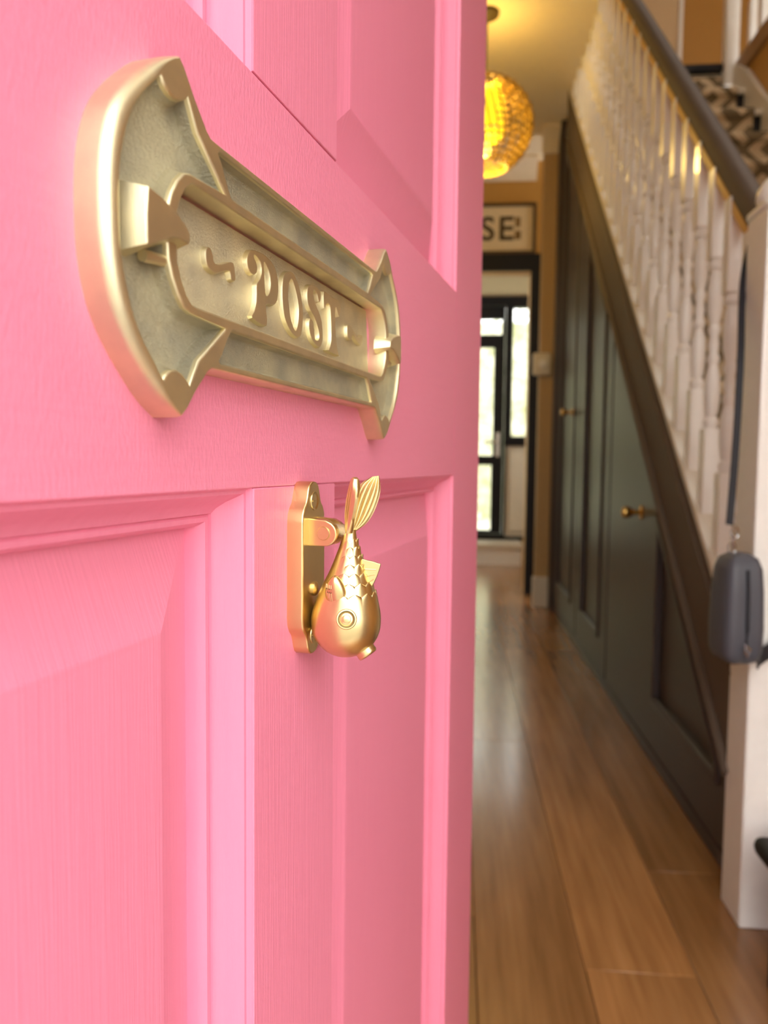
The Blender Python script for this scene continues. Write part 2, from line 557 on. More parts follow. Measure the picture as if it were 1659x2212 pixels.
# back room beyond the opening
BY = 6.36
struct('wall_back', xz(rect(-1.3, 0, 1.9, CEIL), BY, BY + 0.10, [rect(-0.62, 0.17, 0.655, 2.165)]), M['cream_wall'])
struct('ceiling_back', box((-1.4, END_Y + 0.08, CEIL), (2.0, BY + 0.1, CEIL + 0.1)), M['ceiling'])
struct('wall_back_left', yz(rect(END_Y + 0.08, 0, BY + 0.1, CEIL), -1.4, -1.3, [rect(4.98, 0.85, 6.22, 2.35)]), M['cream_wall'])
struct('wall_back_right', yz(rect(END_Y + 0.08, 0, BY + 0.1, CEIL), 1.9, 2.0, [rect(4.98, 0.85, 6.22, 2.35)]), M['cream_wall'])
for nm, xx in (('added_window_3', -1.37), ('added_window_4', 1.93)):  # unseen side windows added to bring daylight into the back room
    wf = struct(nm, yz(rect(4.98, 0.85, 6.22, 2.35), xx, xx + 0.05, [rect(5.03, 0.90, 5.58, 2.30), rect(5.62, 0.90, 6.17, 2.30)]), M['white_gloss'])
    for a, b in ((5.03, 5.58), (5.62, 6.17)):
        finish('pane', box((xx + 0.02, a, 0.90), (xx + 0.026, b, 2.30)), M['glass'], wf, None)
struct('wall_partition', xz([(-1.4, 0), (-0.30, 0), (-0.30, 1.955), (0.425, 1.955), (0.425, 0), (2.0, 0), (2.0, CEIL), (-1.4, CEIL)], END_Y + 0.08, END_Y + 0.12), M['cream_wall'])

# back door: black frame, glazed leaf, side light over a cream panel
bd = struct('door_2', xz(rect(-0.62, 0.17, 0.655, 2.165), BY - 0.02, BY + 0.07,
     [rect(-0.56, 0.22, 0.385, 2.09), rect(0.445, 1.03, 0.595, 2.075), rect(0.405, 0.20, 0.615, 0.95)]), M['black'])
leaf = finish('door_leaf', xz(rect(-0.555, 0.225, 0.38, 2.085), BY + 0.0, BY + 0.05,
     [rect(-0.47, 1.86, 0.355, 1.985), rect(-0.47, 0.87, 0.295, 1.755), rect(-0.47, 0.25, 0.288, 0.79)]), M['black'], bd, None)
for a, b, c, d in ((-0.47, 1.86, 0.355, 1.985), (-0.47, 0.87, 0.295, 1.755), (-0.47, 0.25, 0.288, 0.79)):
    finish('pane', box((a, BY + 0.022, b), (c, BY + 0.028, d)), M['glass'], leaf, None)
finish('pane', box((0.445, BY + 0.022, 1.03), (0.595, BY + 0.028, 2.075)), M['glass'], bd, None)
pn = bmesh.new(); add_box(pn, (0.405, BY + 0.01, 0.20), (0.615, BY + 0.05, 0.95)); add_box(pn, (0.43, BY - 0.002, 0.24), (0.59, BY + 0.012, 0.91), 0.008)
finish('lower_panel', pn, M['cream_gloss'], bd, 30)
hb = bmesh.new(); add_box(hb, (0.318, BY - 0.03, 0.86), (0.352, BY + 0.0, 1.06), 0.004); add_tube(hb, [(0.335, BY - 0.02, 0.98), (0.335, BY - 0.06, 0.98), (0.22, BY - 0.06, 0.98)], 0.011, 10)
finish('door_handle', hb, M['steel'], bd, 40)
tag(finish('roller_blind', add_lathe(add_box(bmesh.new(), (-0.60, BY - 0.040, 2.18), (0.665, BY - 0.034, 2.42)), [(0.022, -0.60), (0.022, 0.665)], 14, 'x', (0, BY - 0.045, 2.43)), M['blind'], None, 30),
    'cream roller blind rolled nearly up above the black back door', 'blind')
stp = empty('door_step', (0, 0, 0), label='low cream painted step across the foot of the black back door', cat='step')
finish('tread', box((-0.70, 6.02, 0.135), (0.53, BY - 0.005, 0.172), 0.006), M['cream_gloss'], stp, 30)
finish('riser', box((-0.69, 6.045, 0.0), (0.52, 6.30, 0.135)), M['white_gloss'], stp, None)

# garden behind, ground in front
struct('ground_back', box((-6, BY + 0.1, -0.05), (8, 14, 0.12)), M['lawn'])
struct('ground_front', box((-14, -17, -0.25), (8, -0.34, -0.06)), M['paving'])
# the other side of the street: a low rendered terrace under a tiled roof
struct('wall_opposite', box((-14, -17.0, -0.2), (14, -16.6, 3.9)), M['brick_wall'])
struct('roof_opposite', yz([(-16.3, 3.8), (-16.3, 4.0), (-19.0, 5.6), (-19.0, 5.4)], -14.2, 14.2), M['tan_trim'])
hd = bmesh.new()
for i in range(5200):
    x = random.uniform(-2.6, 3.2); z = 0.12 + random.random() ** 0.8 * 2.6; yy = 9.2 + random.gauss(0, 0.16) + 0.12 * math.sin(x * 3) + z * 0.05
    d = Vector((random.gauss(0, 1), random.gauss(0, 1), random.gauss(0, 1))).normalized()
    e = d.orthogonal().normalized(); s = random.uniform(0.03, 0.06); cpt = Vector((x, yy, z))
    f = e.cross(d)
    bm_v = [hd.verts.new(cpt + q) for q in (-e * s, -f * s * 0.5, e * s, f * s * 0.5)]
    hd.faces.new(bm_v)
add_box(hd, (-2.6, 9.35, 0.1), (3.2, 9.7, 2.5))
hg = tag(finish('hedge', hd, M['leaf'], None, None), 'pale green leafy hedge across the garden behind the back door', 'hedge', kind='stuff')

# stairwell upper storey
LAND = 2.87
struct('wall_stairwell_right', box((SX1, -0.115, 0), (SX1 + 0.10, 4.20, 2.80)), M['ochre_wall'])
struct('wall_stairwell_end', box((0.45, 5.30, LAND), (1.40, 5.4, 5.2)), M['cream_wall'])
struct('wall_stairwell_left', box((0.45, 0.0, CEIL + 0.22), (0.545, 5.3, 5.2)), M['cream_wall'])
struct('wall_landing', box((1.40, 5.70, LAND), (4.2, 5.8, 5.2)), M['ochre_wall'])
struct('wall_landing_right', box((4.1, -0.115, LAND), (4.2, 5.7, 5.2)), M['ochre_wall'])
struct('wall_landing_return', box((1.385, 5.40, LAND), (1.40, 5.70, 5.2)), M['cream_wall'])
struct('trim_5', box((1.392, 5.28, LAND), (1.418, 5.42, 4.95), 0.004), M['white_gloss'])
struct('floor_landing', xy([(0.56, 4.30), (SX1, 4.30), (SX1, 0.0), (4.2, 0.0), (4.2, 5.7), (0.56, 5.7)], LAND - 0.06, LAND - 0.001), M['ceiling'])
struct('trim_6', box((SX1 - 0.02, 0.0, 2.79), (SX1 + 0.03, 4.21, 2.885), 0.006), M['tan_trim'])
sk = struct('ceiling_upper', xy(rect(0.45, -0.115, 4.2, 5.8), 5.2, 5.3, [rect(0.75, 1.2, 2.3, 3.4)]), M['ceiling'])
sw = struct('added_skylight', xy(rect(0.70, 1.15, 2.35, 3.45), 5.3, 5.36, [rect(0.76, 1.21, 1.50, 3.39), rect(1.55, 1.21, 2.29, 3.39)]), M['white_gloss'])  # skylight added over the stairwell to pour daylight down the stairs
for a, b in ((0.76, 1.50), (1.55, 2.29)):
    finish('pane', box((a, 1.21, 5.325), (b, 3.39, 5.331)), M['glass'], sw, None)

# ------------------------------------------------------------------ staircase
RISE, NR = LAND / 14.0, 14
SL = 0.88
GO = RISE / SL
Y0 = 1.24                                         # nosing of the first tread
X0, X1 = 0.555, SX1
stairs = empty('staircase', (X0, Y0, 0), label='enclosed staircase with dark string, white turned balusters and lattice carpet runner', cat='staircase')
def loc_child(name, bm, mat, smooth=30):
    o = finish(name, bm, mat, stairs, smooth)
    o.matrix_parent_inverse = Matrix.Translation(stairs.location).inverted()
    return o
for k in range(NR):
    yn, zt = Y0 + GO * k, RISE * (k + 1)
    if k < NR - 1:
        loc_child('tread', box((X0, yn - 0.018, zt - 0.026), (X1 - 0.03, yn + GO + 0.01, zt), 0.006), M['cream_gloss'])
    loc_child('riser', box((X0, yn, zt - RISE), (X1 - 0.03, yn + 0.016, zt - 0.026)), M['black'], None)
loc_child('landing_edge', box((X0, Y0 + GO * 13 - 0.02, LAND - 0.004), (1.375, Y0 + GO * 13 + 0.03, LAND + 0.030), 0.004), M['black'])
# runner: follows treads and risers, unwrapped along its length
rb = bmesh.new(); uvl = rb.loops.layers.uv.new('UVMap')
path = [(Y0 - 0.003, 0.004)]
for k in range(NR):
    yn, zt = Y0 + GO * k, RISE * (k + 1)
    path += [(yn - 0.004, zt - 0.034), (yn - 0.022, zt - 0.028), (yn - 0.025, zt - 0.012), (yn - 0.018, zt + 0.004)]
    if k < NR - 1: path += [(yn + GO - 0.006, zt + 0.005)]
    else: path = path[:-3] 
rx0, rx1 = 0.70, 1.35
acc = 0.0; prev = None
for (y, z) in path:
    if prev: acc += math.hypot(y - prev[0], z - prev[1])
    cur = [rb.verts.new((rx0, y, z)), rb.verts.new((rx1, y, z))]
    if prev:
        f = rb.faces.new((pv[0], pv[1], cur[1], cur[0]))
        for lp, (uu, vv) in zip(f.loops, ((0, pacc), (rx1 - rx0, pacc), (rx1 - rx0, acc), (0, acc))):
            lp[uvl].uv = (uu, vv)
    prev, pv, pacc = (y, z), cur, acc
ro = loc_child('carpet_runner', rb, M['carpet'], None)
sm = ro.modifiers.new('pile', 'SOLIDIFY'); sm.thickness = 0.005; sm.offset = 0.0
# strings
st = lambda y: SL * (y - 2.70) + 1.594                       # top edge of the outer string
YA, YB = 1.405, 4.27
def string_poly(y0, y1, up_, dn):
    return [(y0, max(st(y0) - dn, 0.0)), (y1, st(y1) - dn), (y1, st(y1) + up_), (y0, st(y0) + up_)]
loc_child('outer_string', yz(string_poly(YA, 3.84, 0.0, 0.235), 0.505, 0.54, bev=0.004), M['brown_dark'], 40)
loc_child('string_bead', add_tube(bmesh.new(), [(0.503, YA, st(YA) - 0.215), (0.503, 3.8, st(3.8) - 0.215)], 0.012, 10), M['brown_dark'], 40)
loc_child('string_bead', add_tube(bmesh.new(), [(0.505, YA, st(YA) - 0.03), (0.505, 3.8, st(3.8) - 0.03)], 0.006, 8), M['brown_dark'], 40)
loc_child('base_rail', yz(string_poly(YA, 4.25, 0.022, -0.001), 0.507, 0.565, bev=0.005), M['cream_gloss'], 40)
loc_child('wall_string', yz([(Y0 - 0.06, 0.0), (Y0 + 0.12, 0.0), (4.22, SL * 4.22 - 1.10), (4.22, 2.865), (4.14, 2.835), (4.04, 2.765), (3.93, 2.655), (3.83, 2.555), (Y0 - 0.06, 0.275)], SX1 - 0.032, SX1 - 0.002, bev=0.006), M['cream_gloss'], 40)
# handrail
hr = lambda y: 0.905 * (y - 1.504) + 1.241           # underside
def rail_bm():
    bm = bmesh.new()
    P = [(0.522, 0.024), (0.552, 0.024), (0.554, 0.040), (0.556, 0.056), (0.555, 0.072), (0.549, 0.086), (0.542, 0.090), (0.532, 0.090), (0.525, 0.086), (0.519, 0.072), (0.518, 0.056), (0.520, 0.040)]
    r = [[bm.verts.new((x, y, hr(y) + z)) for x, z in P] for y in (1.395, 2.3, 3.2, 4.5)]
    for q in range(3):
        for i in range(len(P)):
            j = (i + 1) % len(P)
            bm.faces.new((r[q][i], r[q][j], r[q + 1][j], r[q + 1][i]))
    bm.faces.new(r[0]); bm.faces.new(r[-1][::-1])
    return fix(bm)
loc_child('handrail', rail_bm(), M['brown_dark'], 40)
loc_child('rail_fillet', yz([(1.405, hr(1.405) + 0.002), (4.45, hr(4.45) + 0.002), (4.45, hr(4.45) + 0.025), (1.405, hr(1.405) + 0.025)], 0.520, 0.553), M['lamplit_wood'], None)
# balusters: square ends, turned middle
def baluster_bm(h, w=0.034):
    bm = bmesh.new(); a = w / 2
    zb, zt = 0.165, h - 0.165
    add_box(bm, (-a, -a, -0.03), (a, a, zb)); add_box(bm, (-a, -a, zt), (a, a, h + 0.018))
    L = zt - zb
    pr = [(0.015, 0), (0.020, 0.018), (0.020, 0.03), (0.013, 0.045), (0.017, 0.06), (0.0205, 0.11), (0.0195, 0.19), (0.0125, 0.235), (0.0165, 0.25), (0.0165, 0.262), (0.0115, 0.28)]
    pr = [(r * 0.80, z * L / 0.62) for r, z in pr]
    full = [(r, zb + z) for r, z in pr] + [(0.0118, zb + L / 2)] + [(r, zt - z) for r, z in pr[::-1]]
    add_lathe(bm, full, 14)
    return bm
HB = hr(2.5) - st(2.5) - 0.02
b0 = None
k = 0
y = 1.468
while y < 4.35:
    if b0 is None:
        b0 = loc_child('baluster', baluster_bm(HB - 0.02), M['white_gloss'], 30); o = b0
    else:
        o = b0.copy(); C.objects.link(o); o.parent = stairs; o.matrix_parent_inverse = b0.matrix_parent_inverse.copy()
    o.location = (0.535, y, st(y) + 0.022)
    o.scale = (1, 1, (hr(y) - st(y) - 0.022) / (HB - 0.02))
    y += 0.104
# newel post
nb = bmesh.new()
add_box(nb, (0.500, 1.322, 0.0), (0.590, 1.412, 1.225), 0.004)
npost = loc_child('newel_post', nb, M['white_gloss'], 30)
cp = bmesh.new()
add_box(cp, (0.497, 1.319, 1.225), (0.593, 1.415, 1.240), 0.006)
add_lathe(cp, [(0.030, 1.240), (0.044, 1.244), (0.047, 1.252), (0.044, 1.268), (0.034, 1.282), (0.018, 1.290), (0.002, 1.292)], 28, 'z', (0.545, 1.367, 0))
loc_child('newel_cap', cp, M['white_gloss'], 40)
nb = bmesh.new(); add_box(nb, (1.352, 4.215, 2.775), (1.418, 4.281, 4.08), 0.004)
loc_child('landing_newel', nb, M['white_gloss'], 30)
lr = yz([(0.8, 3.80), (4.22, 3.80), (4.22, 3.87), (0.8, 3.87)], SX1 - 0.03, SX1 + 0.03, bev=0.01)
loc_child('landing_rail', lr, M['brown_dark'], 40)
y = 4.06
while y > 3.0:
    o = b0.copy(); C.objects.link(o); o.parent = stairs; o.matrix_parent_inverse = b0.matrix_parent_inverse.copy()
    o.data = b0.data; o.scale = (1, 1, 1.23); o.location = (SX1 + 0.005, y, 2.895); y -= 0.145

# ------------------------------------------------------------------ cupboard under the stairs
cb = empty('understairs_cupboard', (0.535, 1.45, 0), label='glossy near-black panelled cupboard doors built in under the stairs', cat='cupboard')
def cchild(name, bm, mat=None, smooth=30, parent=None):
    o = finish(name, bm, mat or M['navy'], parent or cb, smooth)
    if parent is None: o.matrix_parent_inverse = Matrix.Translation(cb.location).inverted()
    else: o.matrix_parent_inverse = (parent.matrix_parent_inverse.inverted() @ parent.matrix_parent_inverse) if False else Matrix.Translation(cb.location).inverted() if False else Matrix.Identity(4)
    return o
sb = lambda y: st(y) - 0.225                        # underside of the string
top = lambda y: min(sb(y), CEIL)
ytop = (CEIL - 1.594 + 0.225) / SL + 2.70
# carcass behind the doors
cchild('carcass', yz([(1.42, 0), (4.27, 0), (4.27, CEIL), (ytop, CEIL), (1.42, sb(1.42))], 0.556, 0.575))
cchild('skirting', box((0.537, 1.415, 0.0), (0.556, 4.25, 0.035), 0.003))
cchild('end_post', box((0.520, 4.16, 0.0), (0.556, 4.29, CEIL), 0.004))
def cdoor(y0, y1, knob=None, inset=(0.10, 0.10), z0=0.04, mould=True):
    ytp = lambda y: min(top(y) - 0.012, CEIL - 0.06)
    pts = [(y0, z0), (y1, z0), (y1, ytp(y1))]
    if y1 > ytop - 0.04 > y0: pts.append((ytop - 0.05, ytp(ytop - 0.05)))
    pts.append((y0, ytp(y0)))
    a, b = y0 + inset[0], y1 - inset[1]
    zb = 0.165
    hole = [(a, zb), (b, zb), (b, ytp(b) - 0.14)]
    if b > ytop - 0.04: hole.insert(3, (ytop - 0.1, ytp(ytop - 0.1) - 0.12))
    hole.append((a, max(ytp(a) - 0.14, zb + 0.02)))
    dm = yz(pts, 0.0, 0.001)
    bm = bmesh.new()
    add_prism(bm, pts, [hole], -0.556, -0.536, 0.003, 2, to3=lambda p, q, h: (-h, p, q))
    fix(bm); dm.free()
    d = cchild('door', bm, smooth=40)
    # recessed panel and its raised moulding
    bm = fix(add_prism(bmesh.new(), hole, [], -0.5555, -0.547, 0.0, 1, to3=lambda p, q, h: (-h, p, q)))
    cchild('panel', bm, smooth=None, parent=d)
    hh = hole if area2(hole) > 0 else hole[::-1]
    bm = fix(add_prism(bmesh.new(), offset(hh, -0.004), [offset(hh, 0.020)], -0.550, -0.529, 0.006, 3, to3=lambda p, q, h: (-h, p, q)))
    cchild('moulding', bm, smooth=40, parent=d)
    if knob:
        bm = add_lathe(bmesh.new(), [(0.020, 0.0), (0.020, 0.004), (0.008, 0.008), (0.007, 0.026), (0.014, 0.032), (0.018, 0.042), (0.016, 0.052), (0.008, 0.057), (0.001, 0.058)], 20, 'x')
        for v in bm.verts: v.co = Vector((0.536 - v.co.x, knob[0] + v.co.y, knob[1] + v.co.z))
        cchild('knob', fix(bm), M['gold_knob'], 40, parent=d)
    return d
cdoor(3.415, 4.15, (3.62, 1.044), (0.13, 0.10))
cdoor(2.725, 3.395, None, (0.13, 0.12))
cdoor(1.50, 2.705, (2.25, 0.665), (0.05, 0.635))

# ------------------------------------------------------------------ front door (open inwards on its left hinge)
AD = math.radians(11.6)
HD = 0.125
DN = Vector((math.cos(AD), -math.sin(AD), 0))
DOOR_LOC = DN * -HD
DOOR_RZ = PI / 2 - AD
door = empty('door_1', DOOR_LOC, DOOR_RZ, kind='structure')     # local x along the leaf, -y out of its outer face, z up
TH = 0.044
def dpart(name, bm, mat, parent=None, smooth=35):
    return finish(name, bm, mat, parent or door, smooth)
HS, LS = -0.137, 0.7125
PL0, PL1, PR0, PR1 = -0.022, 0.248, 0.3305, 0.598
ZB, ZL0, ZL1, ZU0, ZU1, ZT = 0.008, 0.215, 0.7905, 0.935, 1.86, 1.99
B = 0.0012
dpart('hinge_stile', box((HS, 0, ZB), (PL0, TH, ZT), B), M['pink_v'])
dpart('lock_stile', box((PR1, 0, ZB), (LS, TH, ZT), B), M['pink_v'])
dpart('bottom_rail', box((PL0, 0, ZB), (PR1, TH, ZL0), B * 0.5), M['pink_h'])
dpart('lock_rail', box((PL0, 0, ZL1), (PR1, TH, ZU0), B * 0.5), M['pink_h'])
dpart('top_rail', box((PL0, 0, ZU1), (PR1, TH, ZT), B * 0.5), M['pink_h'])
dpart('muntin', box((PL1, 0, ZL0), (PR0, TH, ZL1 - 0.00005), B * 0.5), M['pink_v'])
mu = box((PL1, 0, ZU0 + 0.0007), (PR0, TH, ZU1), B * 0.5)
dpart('muntin', mu, M['pink_v'])
PF = [(0.0, 0.0008), (0.0008, 0.0028), (0.0020, 0.0030), (0.0032, 0.0050), (0.0050, 0.0085), (0.0072, 0.0112), (0.0090, 0.0122), (0.0092, 0.0135), (0.0102, 0.0128), (0.0118, 0.0130), (0.0128, 0.0145), (0.0136, 0.0165), (0.0140, 0.0205)]
def moulding(x0, x1, z0, z1):
    bm = bmesh.new(); rings = []
    for t, d in PF:
        rings.append([bm.verts.new(p) for p in ((x0 + t, d, z0 + t), (x1 - t, d, z0 + t), (x1 - t, d, z1 - t), (x0 + t, d, z1 - t))])
    for k in range(len(rings) - 1):
        for i in range(4):
            j = (i + 1) % 4
            bm.faces.new((rings[k][i], rings[k][j], rings[k + 1][j], rings[k + 1][i]))
    back = [bm.verts.new(p) for p in ((x0, 0.03, z0), (x1, 0.03, z0), (x1, 0.03, z1), (x0, 0.03, z1))]
    for i in range(4):
        j = (i + 1) % 4
        bm.faces.new((back[i], back[j], rings[0][j], rings[0][i]))
    return fix(bm)
def raised_panel(x0, x1, z0, z1):
    bm = bmesh.new(); rings = []
    for t, d in ((0.006, 0.0205), (0.014, 0.0200), (0.0435, 0.0100), (0.0450, 0.0096), (0.047, 0.0095)):
        rings.append([bm.verts.new(p) for p in ((x0 + t, d, z0 + t), (x1 - t, d, z0 + t), (x1 - t, d, z1 - t), (x0 + t, d, z1 - t))])
    for k in range(len(rings) - 1):
        for i in range(4):
            j = (i + 1) % 4
            bm.faces.new((rings[k][i], rings[k][j], rings[k + 1][j], rings[k + 1][i]))
    bm.faces.new(rings[-1])
    back = [bm.verts.new((v.co.x, 0.032, v.co.z)) for v in rings[0]]
    for i in range(4):
        j = (i + 1) % 4
        bm.faces.new((back[i], back[j], rings[0][j], rings[0][i]))
    bm.faces.new(back[::-1])
    return fix(bm)
for (a, b) in ((PL0, PL1), (PR0, PR1)):
    for (c, d) in ((ZL0, ZL1), (ZU0, ZU1)):
        dpart('panel', raised_panel(a, b, c, d), M['pink_v'], smooth=18)
        dpart('moulding', moulding(a, b, c, d), M['pink_gloss'], smooth=40)
for z in (0.25, 1.0, 1.75):
    hbm = add_lathe(bmesh.new(), [(0.007, z - 0.05), (0.007, z + 0.05)], 12, 'z', (HS - 0.004, TH + 0.002, 0))
    dpart('hinge', hbm, M['brass_satin'])

# ------------------------------------------------------------------ letter plate
MM = 0.001
def sc(p): return [(x * MM, y * MM) for x, y in p]
def mirror(p): return [(-x, y) for x, y in p]
def flipv(p): return [(x, -y) for x, y in p]
LPS, LPZ = 0.2815, 0.8605
lp_loc = DOOR_LOC + Vector((math.sin(AD), math.cos(AD), 0)) * LPS + Vector((0, 0, LPZ))
plate = empty('letter_plate', lp_loc, DOOR_RZ, label='aged brass letter plate with winged ends and raised POST lettering on the pink door', cat='letterbox')
HT = 9.5 * MM
arc = crom([(-95.5, 48.5), (-103, 44.4), (-109.5, 39.0), (-116.6, 32.0), (-122.0, 24.8), (-125.2, 16.8), (-126.7, 8.5), (-127.0, 0.0)], 4, closed=False)
left_half = arc + [(x, -y) for x, y in arc[-2::-1]]           # tip top -> outer -> tip bottom
def contour(dx=0.0):
    L = left_half
    low = [(-92.6, -46.2), (-88.0, -41.0), (-81.2, -34.6), (-79.2, -33.5), (-76.5, -33.4)]
    pts = L + low
    right = [(-x, y) for x, y in pts]
    # left going down, bottom across, right going up, top across
    full = L + low + mirror(low)[::-1] + mirror(L)[::-1] + flipv(mirror(low)) + flipv(low)[::-1]
    return full
OUT = contour()
# wing recess (left): follows the rim, the tip pads, the slanting rib and the flap surround
def pad(sgn):
    p = [(-104.3, 38.9), (-103.8, 37.8), (-102.6, 36.9), (-100.6, 36.0), (-98.0, 35.7), (-95.2, 36.4), (-92.6, 38.0), (-91.4, 39.2)]
    return p if sgn > 0 else flipv(p)
inner_arc = crom([(-104.3, 38.9), (-108.9, 34.4), (-113.6, 29.3), (-117.4, 23.3), (-120.0, 16.7), (-121.9, 8.9), (-122.3, 0.0)], 4, closed=False)
surround_out = [(-70.8, 20.0), (-90.6, 19.2), (-94.0, 18.2), (-97.2, 15.2), (-100.0, 11.2), (-101.8, 7.0), (-102.6, 0.0)]
def wing_recess():
    a = inner_arc + [(x, -y) for x, y in inner_arc[-2::-1]]        # top pad corner -> outer -> bottom pad corner
    b = flipv(pad(1))[1:] + [(-86.8, -31.6), (-71.6, -20.6)] + flipv(surround_out)
    c = surround_out[-2::-1] + [(-71.6, 20.6), (-86.8, 31.6)] + pad(1)[:0:-1]
    return a + b + c
WL = wing_recess()
opening = [(-97.6, 0.0), (-97.0, 6.6), (-95.2, 10.9), (-92.6, 14.4), (-90.0, 16.4), (-87.5, 16.8)]
op_left = opening
OPEN = [(x, y) for x, y in op_left] + mirror(op_left)[::-1] + flipv(mirror(op_left))[1:] + flipv(op_left)[::-1][:-1]
bar_top = [(-74.6, 30.4), (-72.8, 28.3), (-69.6, 23.4), (-67.2, 20.6), (-66.2, 20.2), (66.2, 20.2), (67.2, 20.6), (69.6, 23.4), (72.8, 28.3), (74.6, 30.4), (74.0, 31.0), (-74.0, 31.0)]
bar_bot = flipv(bar_top)
bm = add_prism(bmesh.new(), sc(OUT), [sc(WL), sc(mirror(WL)), sc(OPEN), sc(bar_top), sc(bar_bot)], 0.0, HT, 0.8 * MM, 3, bev0=3.4 * MM, kfun=lambda p: max(0.25, min(1.0, (0.0500 - abs(p[1])) / 0.012)) if abs(p[0]) > 0.0965 else 0.25)
def uniq(p):
    q = []
    for x in p:
        if not q or (abs(q[-1][0] - x[0]) + abs(q[-1][1] - x[1])) > 1e-6: q.append(x)
    return q
finish('raised_rim', fix(bm), M['brass_rim'], plate, 40)
# cast floors of the recesses, with sloping fillets where they meet the rim
def dish(poly, h, draft):
    p = poly if area2(poly) > 0 else poly[::-1]
    bm = bmesh.new(); rings = []
    for d, hh in ((-0.3, HT / MM - 1.1), (0.25, h + 2.6), (draft * 0.55, h + 0.9), (draft, h + 0.15), (draft + 0.5, h)):
        rings.append([bm.verts.new((x * MM, -hh * MM, y * MM)) for x, y in offset(p, d)])
    n = len(p)
    for k in range(len(rings) - 1):
        for i in range(n):
            j = (i + 1) % n
            bm.faces.new((rings[k][i], rings[k][j], rings[k + 1][j], rings[k + 1][i]))
    fl = offset(p, draft + 0.5)
    for t in tessellate_polygon([[Vector((x, y, 0)) for x, y in fl]]):
        a = area2([fl[i] for i in t])
        q = [rings[-1][i] for i in t]
        bm.faces.new(q if a > 0 else q[::-1])
    return bm
for poly, h, dr in ((WL, 4.6, 1.5), (mirror(WL), 4.6, 1.5), (bar_top, 5.0, 1.0), (bar_bot, 5.0, 1.0)):
    finish('cast_recess', dish(poly, h, dr), M['brass_cast'], plate, 50)
# pivot lugs at the two ends of the flap
lug = [(-115.0, 7.2), (-114.0, 7.4), (-108.5, 6.6), (-101.5, 4.6), (-97.0, 2.6), (-95.6, 1.2), (-95.4, -1.2), (-96.4, -2.0), (-100.0, -1.6), (-104.0, -2.4), (-108.5, -4.4), (-114.5, -7.2), (-115.6, -7.0), (-116.0, 0)]
lug = [(x, y) for x, y in lug]
for f in (lug, mirror(lug)):
    finish('pivot_lug', fix(add_prism(bmesh.new(), sc(f), [], 4.0 * MM, 12.4 * MM, 0.7 * MM, 3, draft=2.2 * MM)), M['brass_rim'], plate, 40)
for sx in (1, -1):
    bm = bmesh.new()
    add_tube(bm, [(sx * -110 * MM, -7.0 * MM, -8.0 * MM), (sx * -99.5 * MM, -7.4 * MM, -7.0 * MM)], 1.6 * MM, 10)
    finish('spring_pin', bm, M['brass_rim'], plate, 50)
# flap, hung at its head and standing slightly proud at its foot
tilt = math.radians(2.6)
flap = finish('flap', fix(add_prism(bmesh.new(), sc([(-96, -16.1), (87, -16.1), (87, 16.0), (-96, 16.0)]), [], -3.0 * MM, 0.0, 0.4 * MM, 2)), M['brass_flap'], plate, 30)
flap.location = (0, -2.6 * MM, 0)
flap.rotation_euler = (-tilt, 0, 0)
P_ = [(-44.0, 10.6), (-46.0, 8.0), (-46.2, 5.8), (-45.2, 4.2), (-43.6, 3.3), (-41.1, 3.4), (-39.0, 4.7), (-38.5, 6.6), (-39.4, 8.2), (-40.7, 9.4), (-40.2, 10.4), (-37.2, 9.7), (-35.5, 8.1), (-35.3, 5.8), (-36.8, 3.0), (-39.6, 0.6), (-40.0, -2.7), (-40.7, -6.1), (-42.4, -9.2), (-44.0, -11.8), (-32.9, -12.5), (-32.6, -5.2), (-26.5, -4.1), (-23.2, -1.7), (-21.7, 2.2), (-21.8, 6.2), (-23.7, 9.8), (-27.4, 11.6), (-33.3, 12.5), (-38.5, 12.2), (-41.5, 11.7)]
P_h = [(-33.1, 9.6), (-30.6, 8.5), (-28.8, 6.6), (-28.3, 3.1), (-29.5, 0.1), (-31.5, -1.7), (-32.8, -1.0), (-33.1, 3.6)]
O_ = [(-11.2, 11.8), (-14.7, 10.3), (-17.2, 7.6), (-18.3, 3.3), (-18.4, -1.8), (-17.1, -6.7), (-13.1, -10.4), (-8.9, -12.0), (-4.9, -12.2), (-1.9, -10.4), (0.2, -5.7), (0.7, 0.3), (-1.0, 6.0), (-3.7, 9.7), (-7.5, 12.0)]
O_h = [(-9.3, 9.3), (-11.9, 6.8), (-13.0, 2.4), (-12.6, -1.7), (-11.1, -6.7), (-7.4, -9.9), (-4.7, -6.6), (-3.4, -1.0), (-4.5, 3.5), (-6.9, 7.3)]
S_ = [(9.8, 11.5), (6.9, 9.9), (5.8, 7.0), (6.1, 3.5), (8.8, 0.9), (12.3, -0.9), (14.8, -3.2), (17.0, -6.2), (17.0, -9.0), (14.9, -10.2), (12.4, -9.7), (11.8, -5.9), (11.2, -3.3), (8.2, -2.4), (6.5, -4.6), (6.8, -7.7), (8.9, -10.5), (12.5, -12.2), (17.4, -12.7), (20.5, -10.3), (21.4, -6.7), (21.0, -2.1), (19.1, 1.1), (15.9, 3.7), (12.8, 6.7), (12.5, 8.9), (13.7, 10.2), (16.5, 9.3), (18.6, 6.4), (20.4, 7.6), (20.8, 10.9), (17.0, 11.9), (13.4, 12.1)]
T_ = [(24.6, 11.9), (24.1, 5.0), (25.6, 6.0), (28.9, 7.8), (31.0, 7.2), (31.7, 4.5), (31.8, -1.4), (31.2, -7.5), (28.2, -12.0), (25.6, -12.8), (39.2, -13.1), (39.9, -12.7), (37.7, -7.7), (37.2, 0.8), (37.6, 6.0), (38.8, 7.9), (42.1, 4.6), (44.2, 6.7), (43.7, 11.6), (33.9, 11.5)]
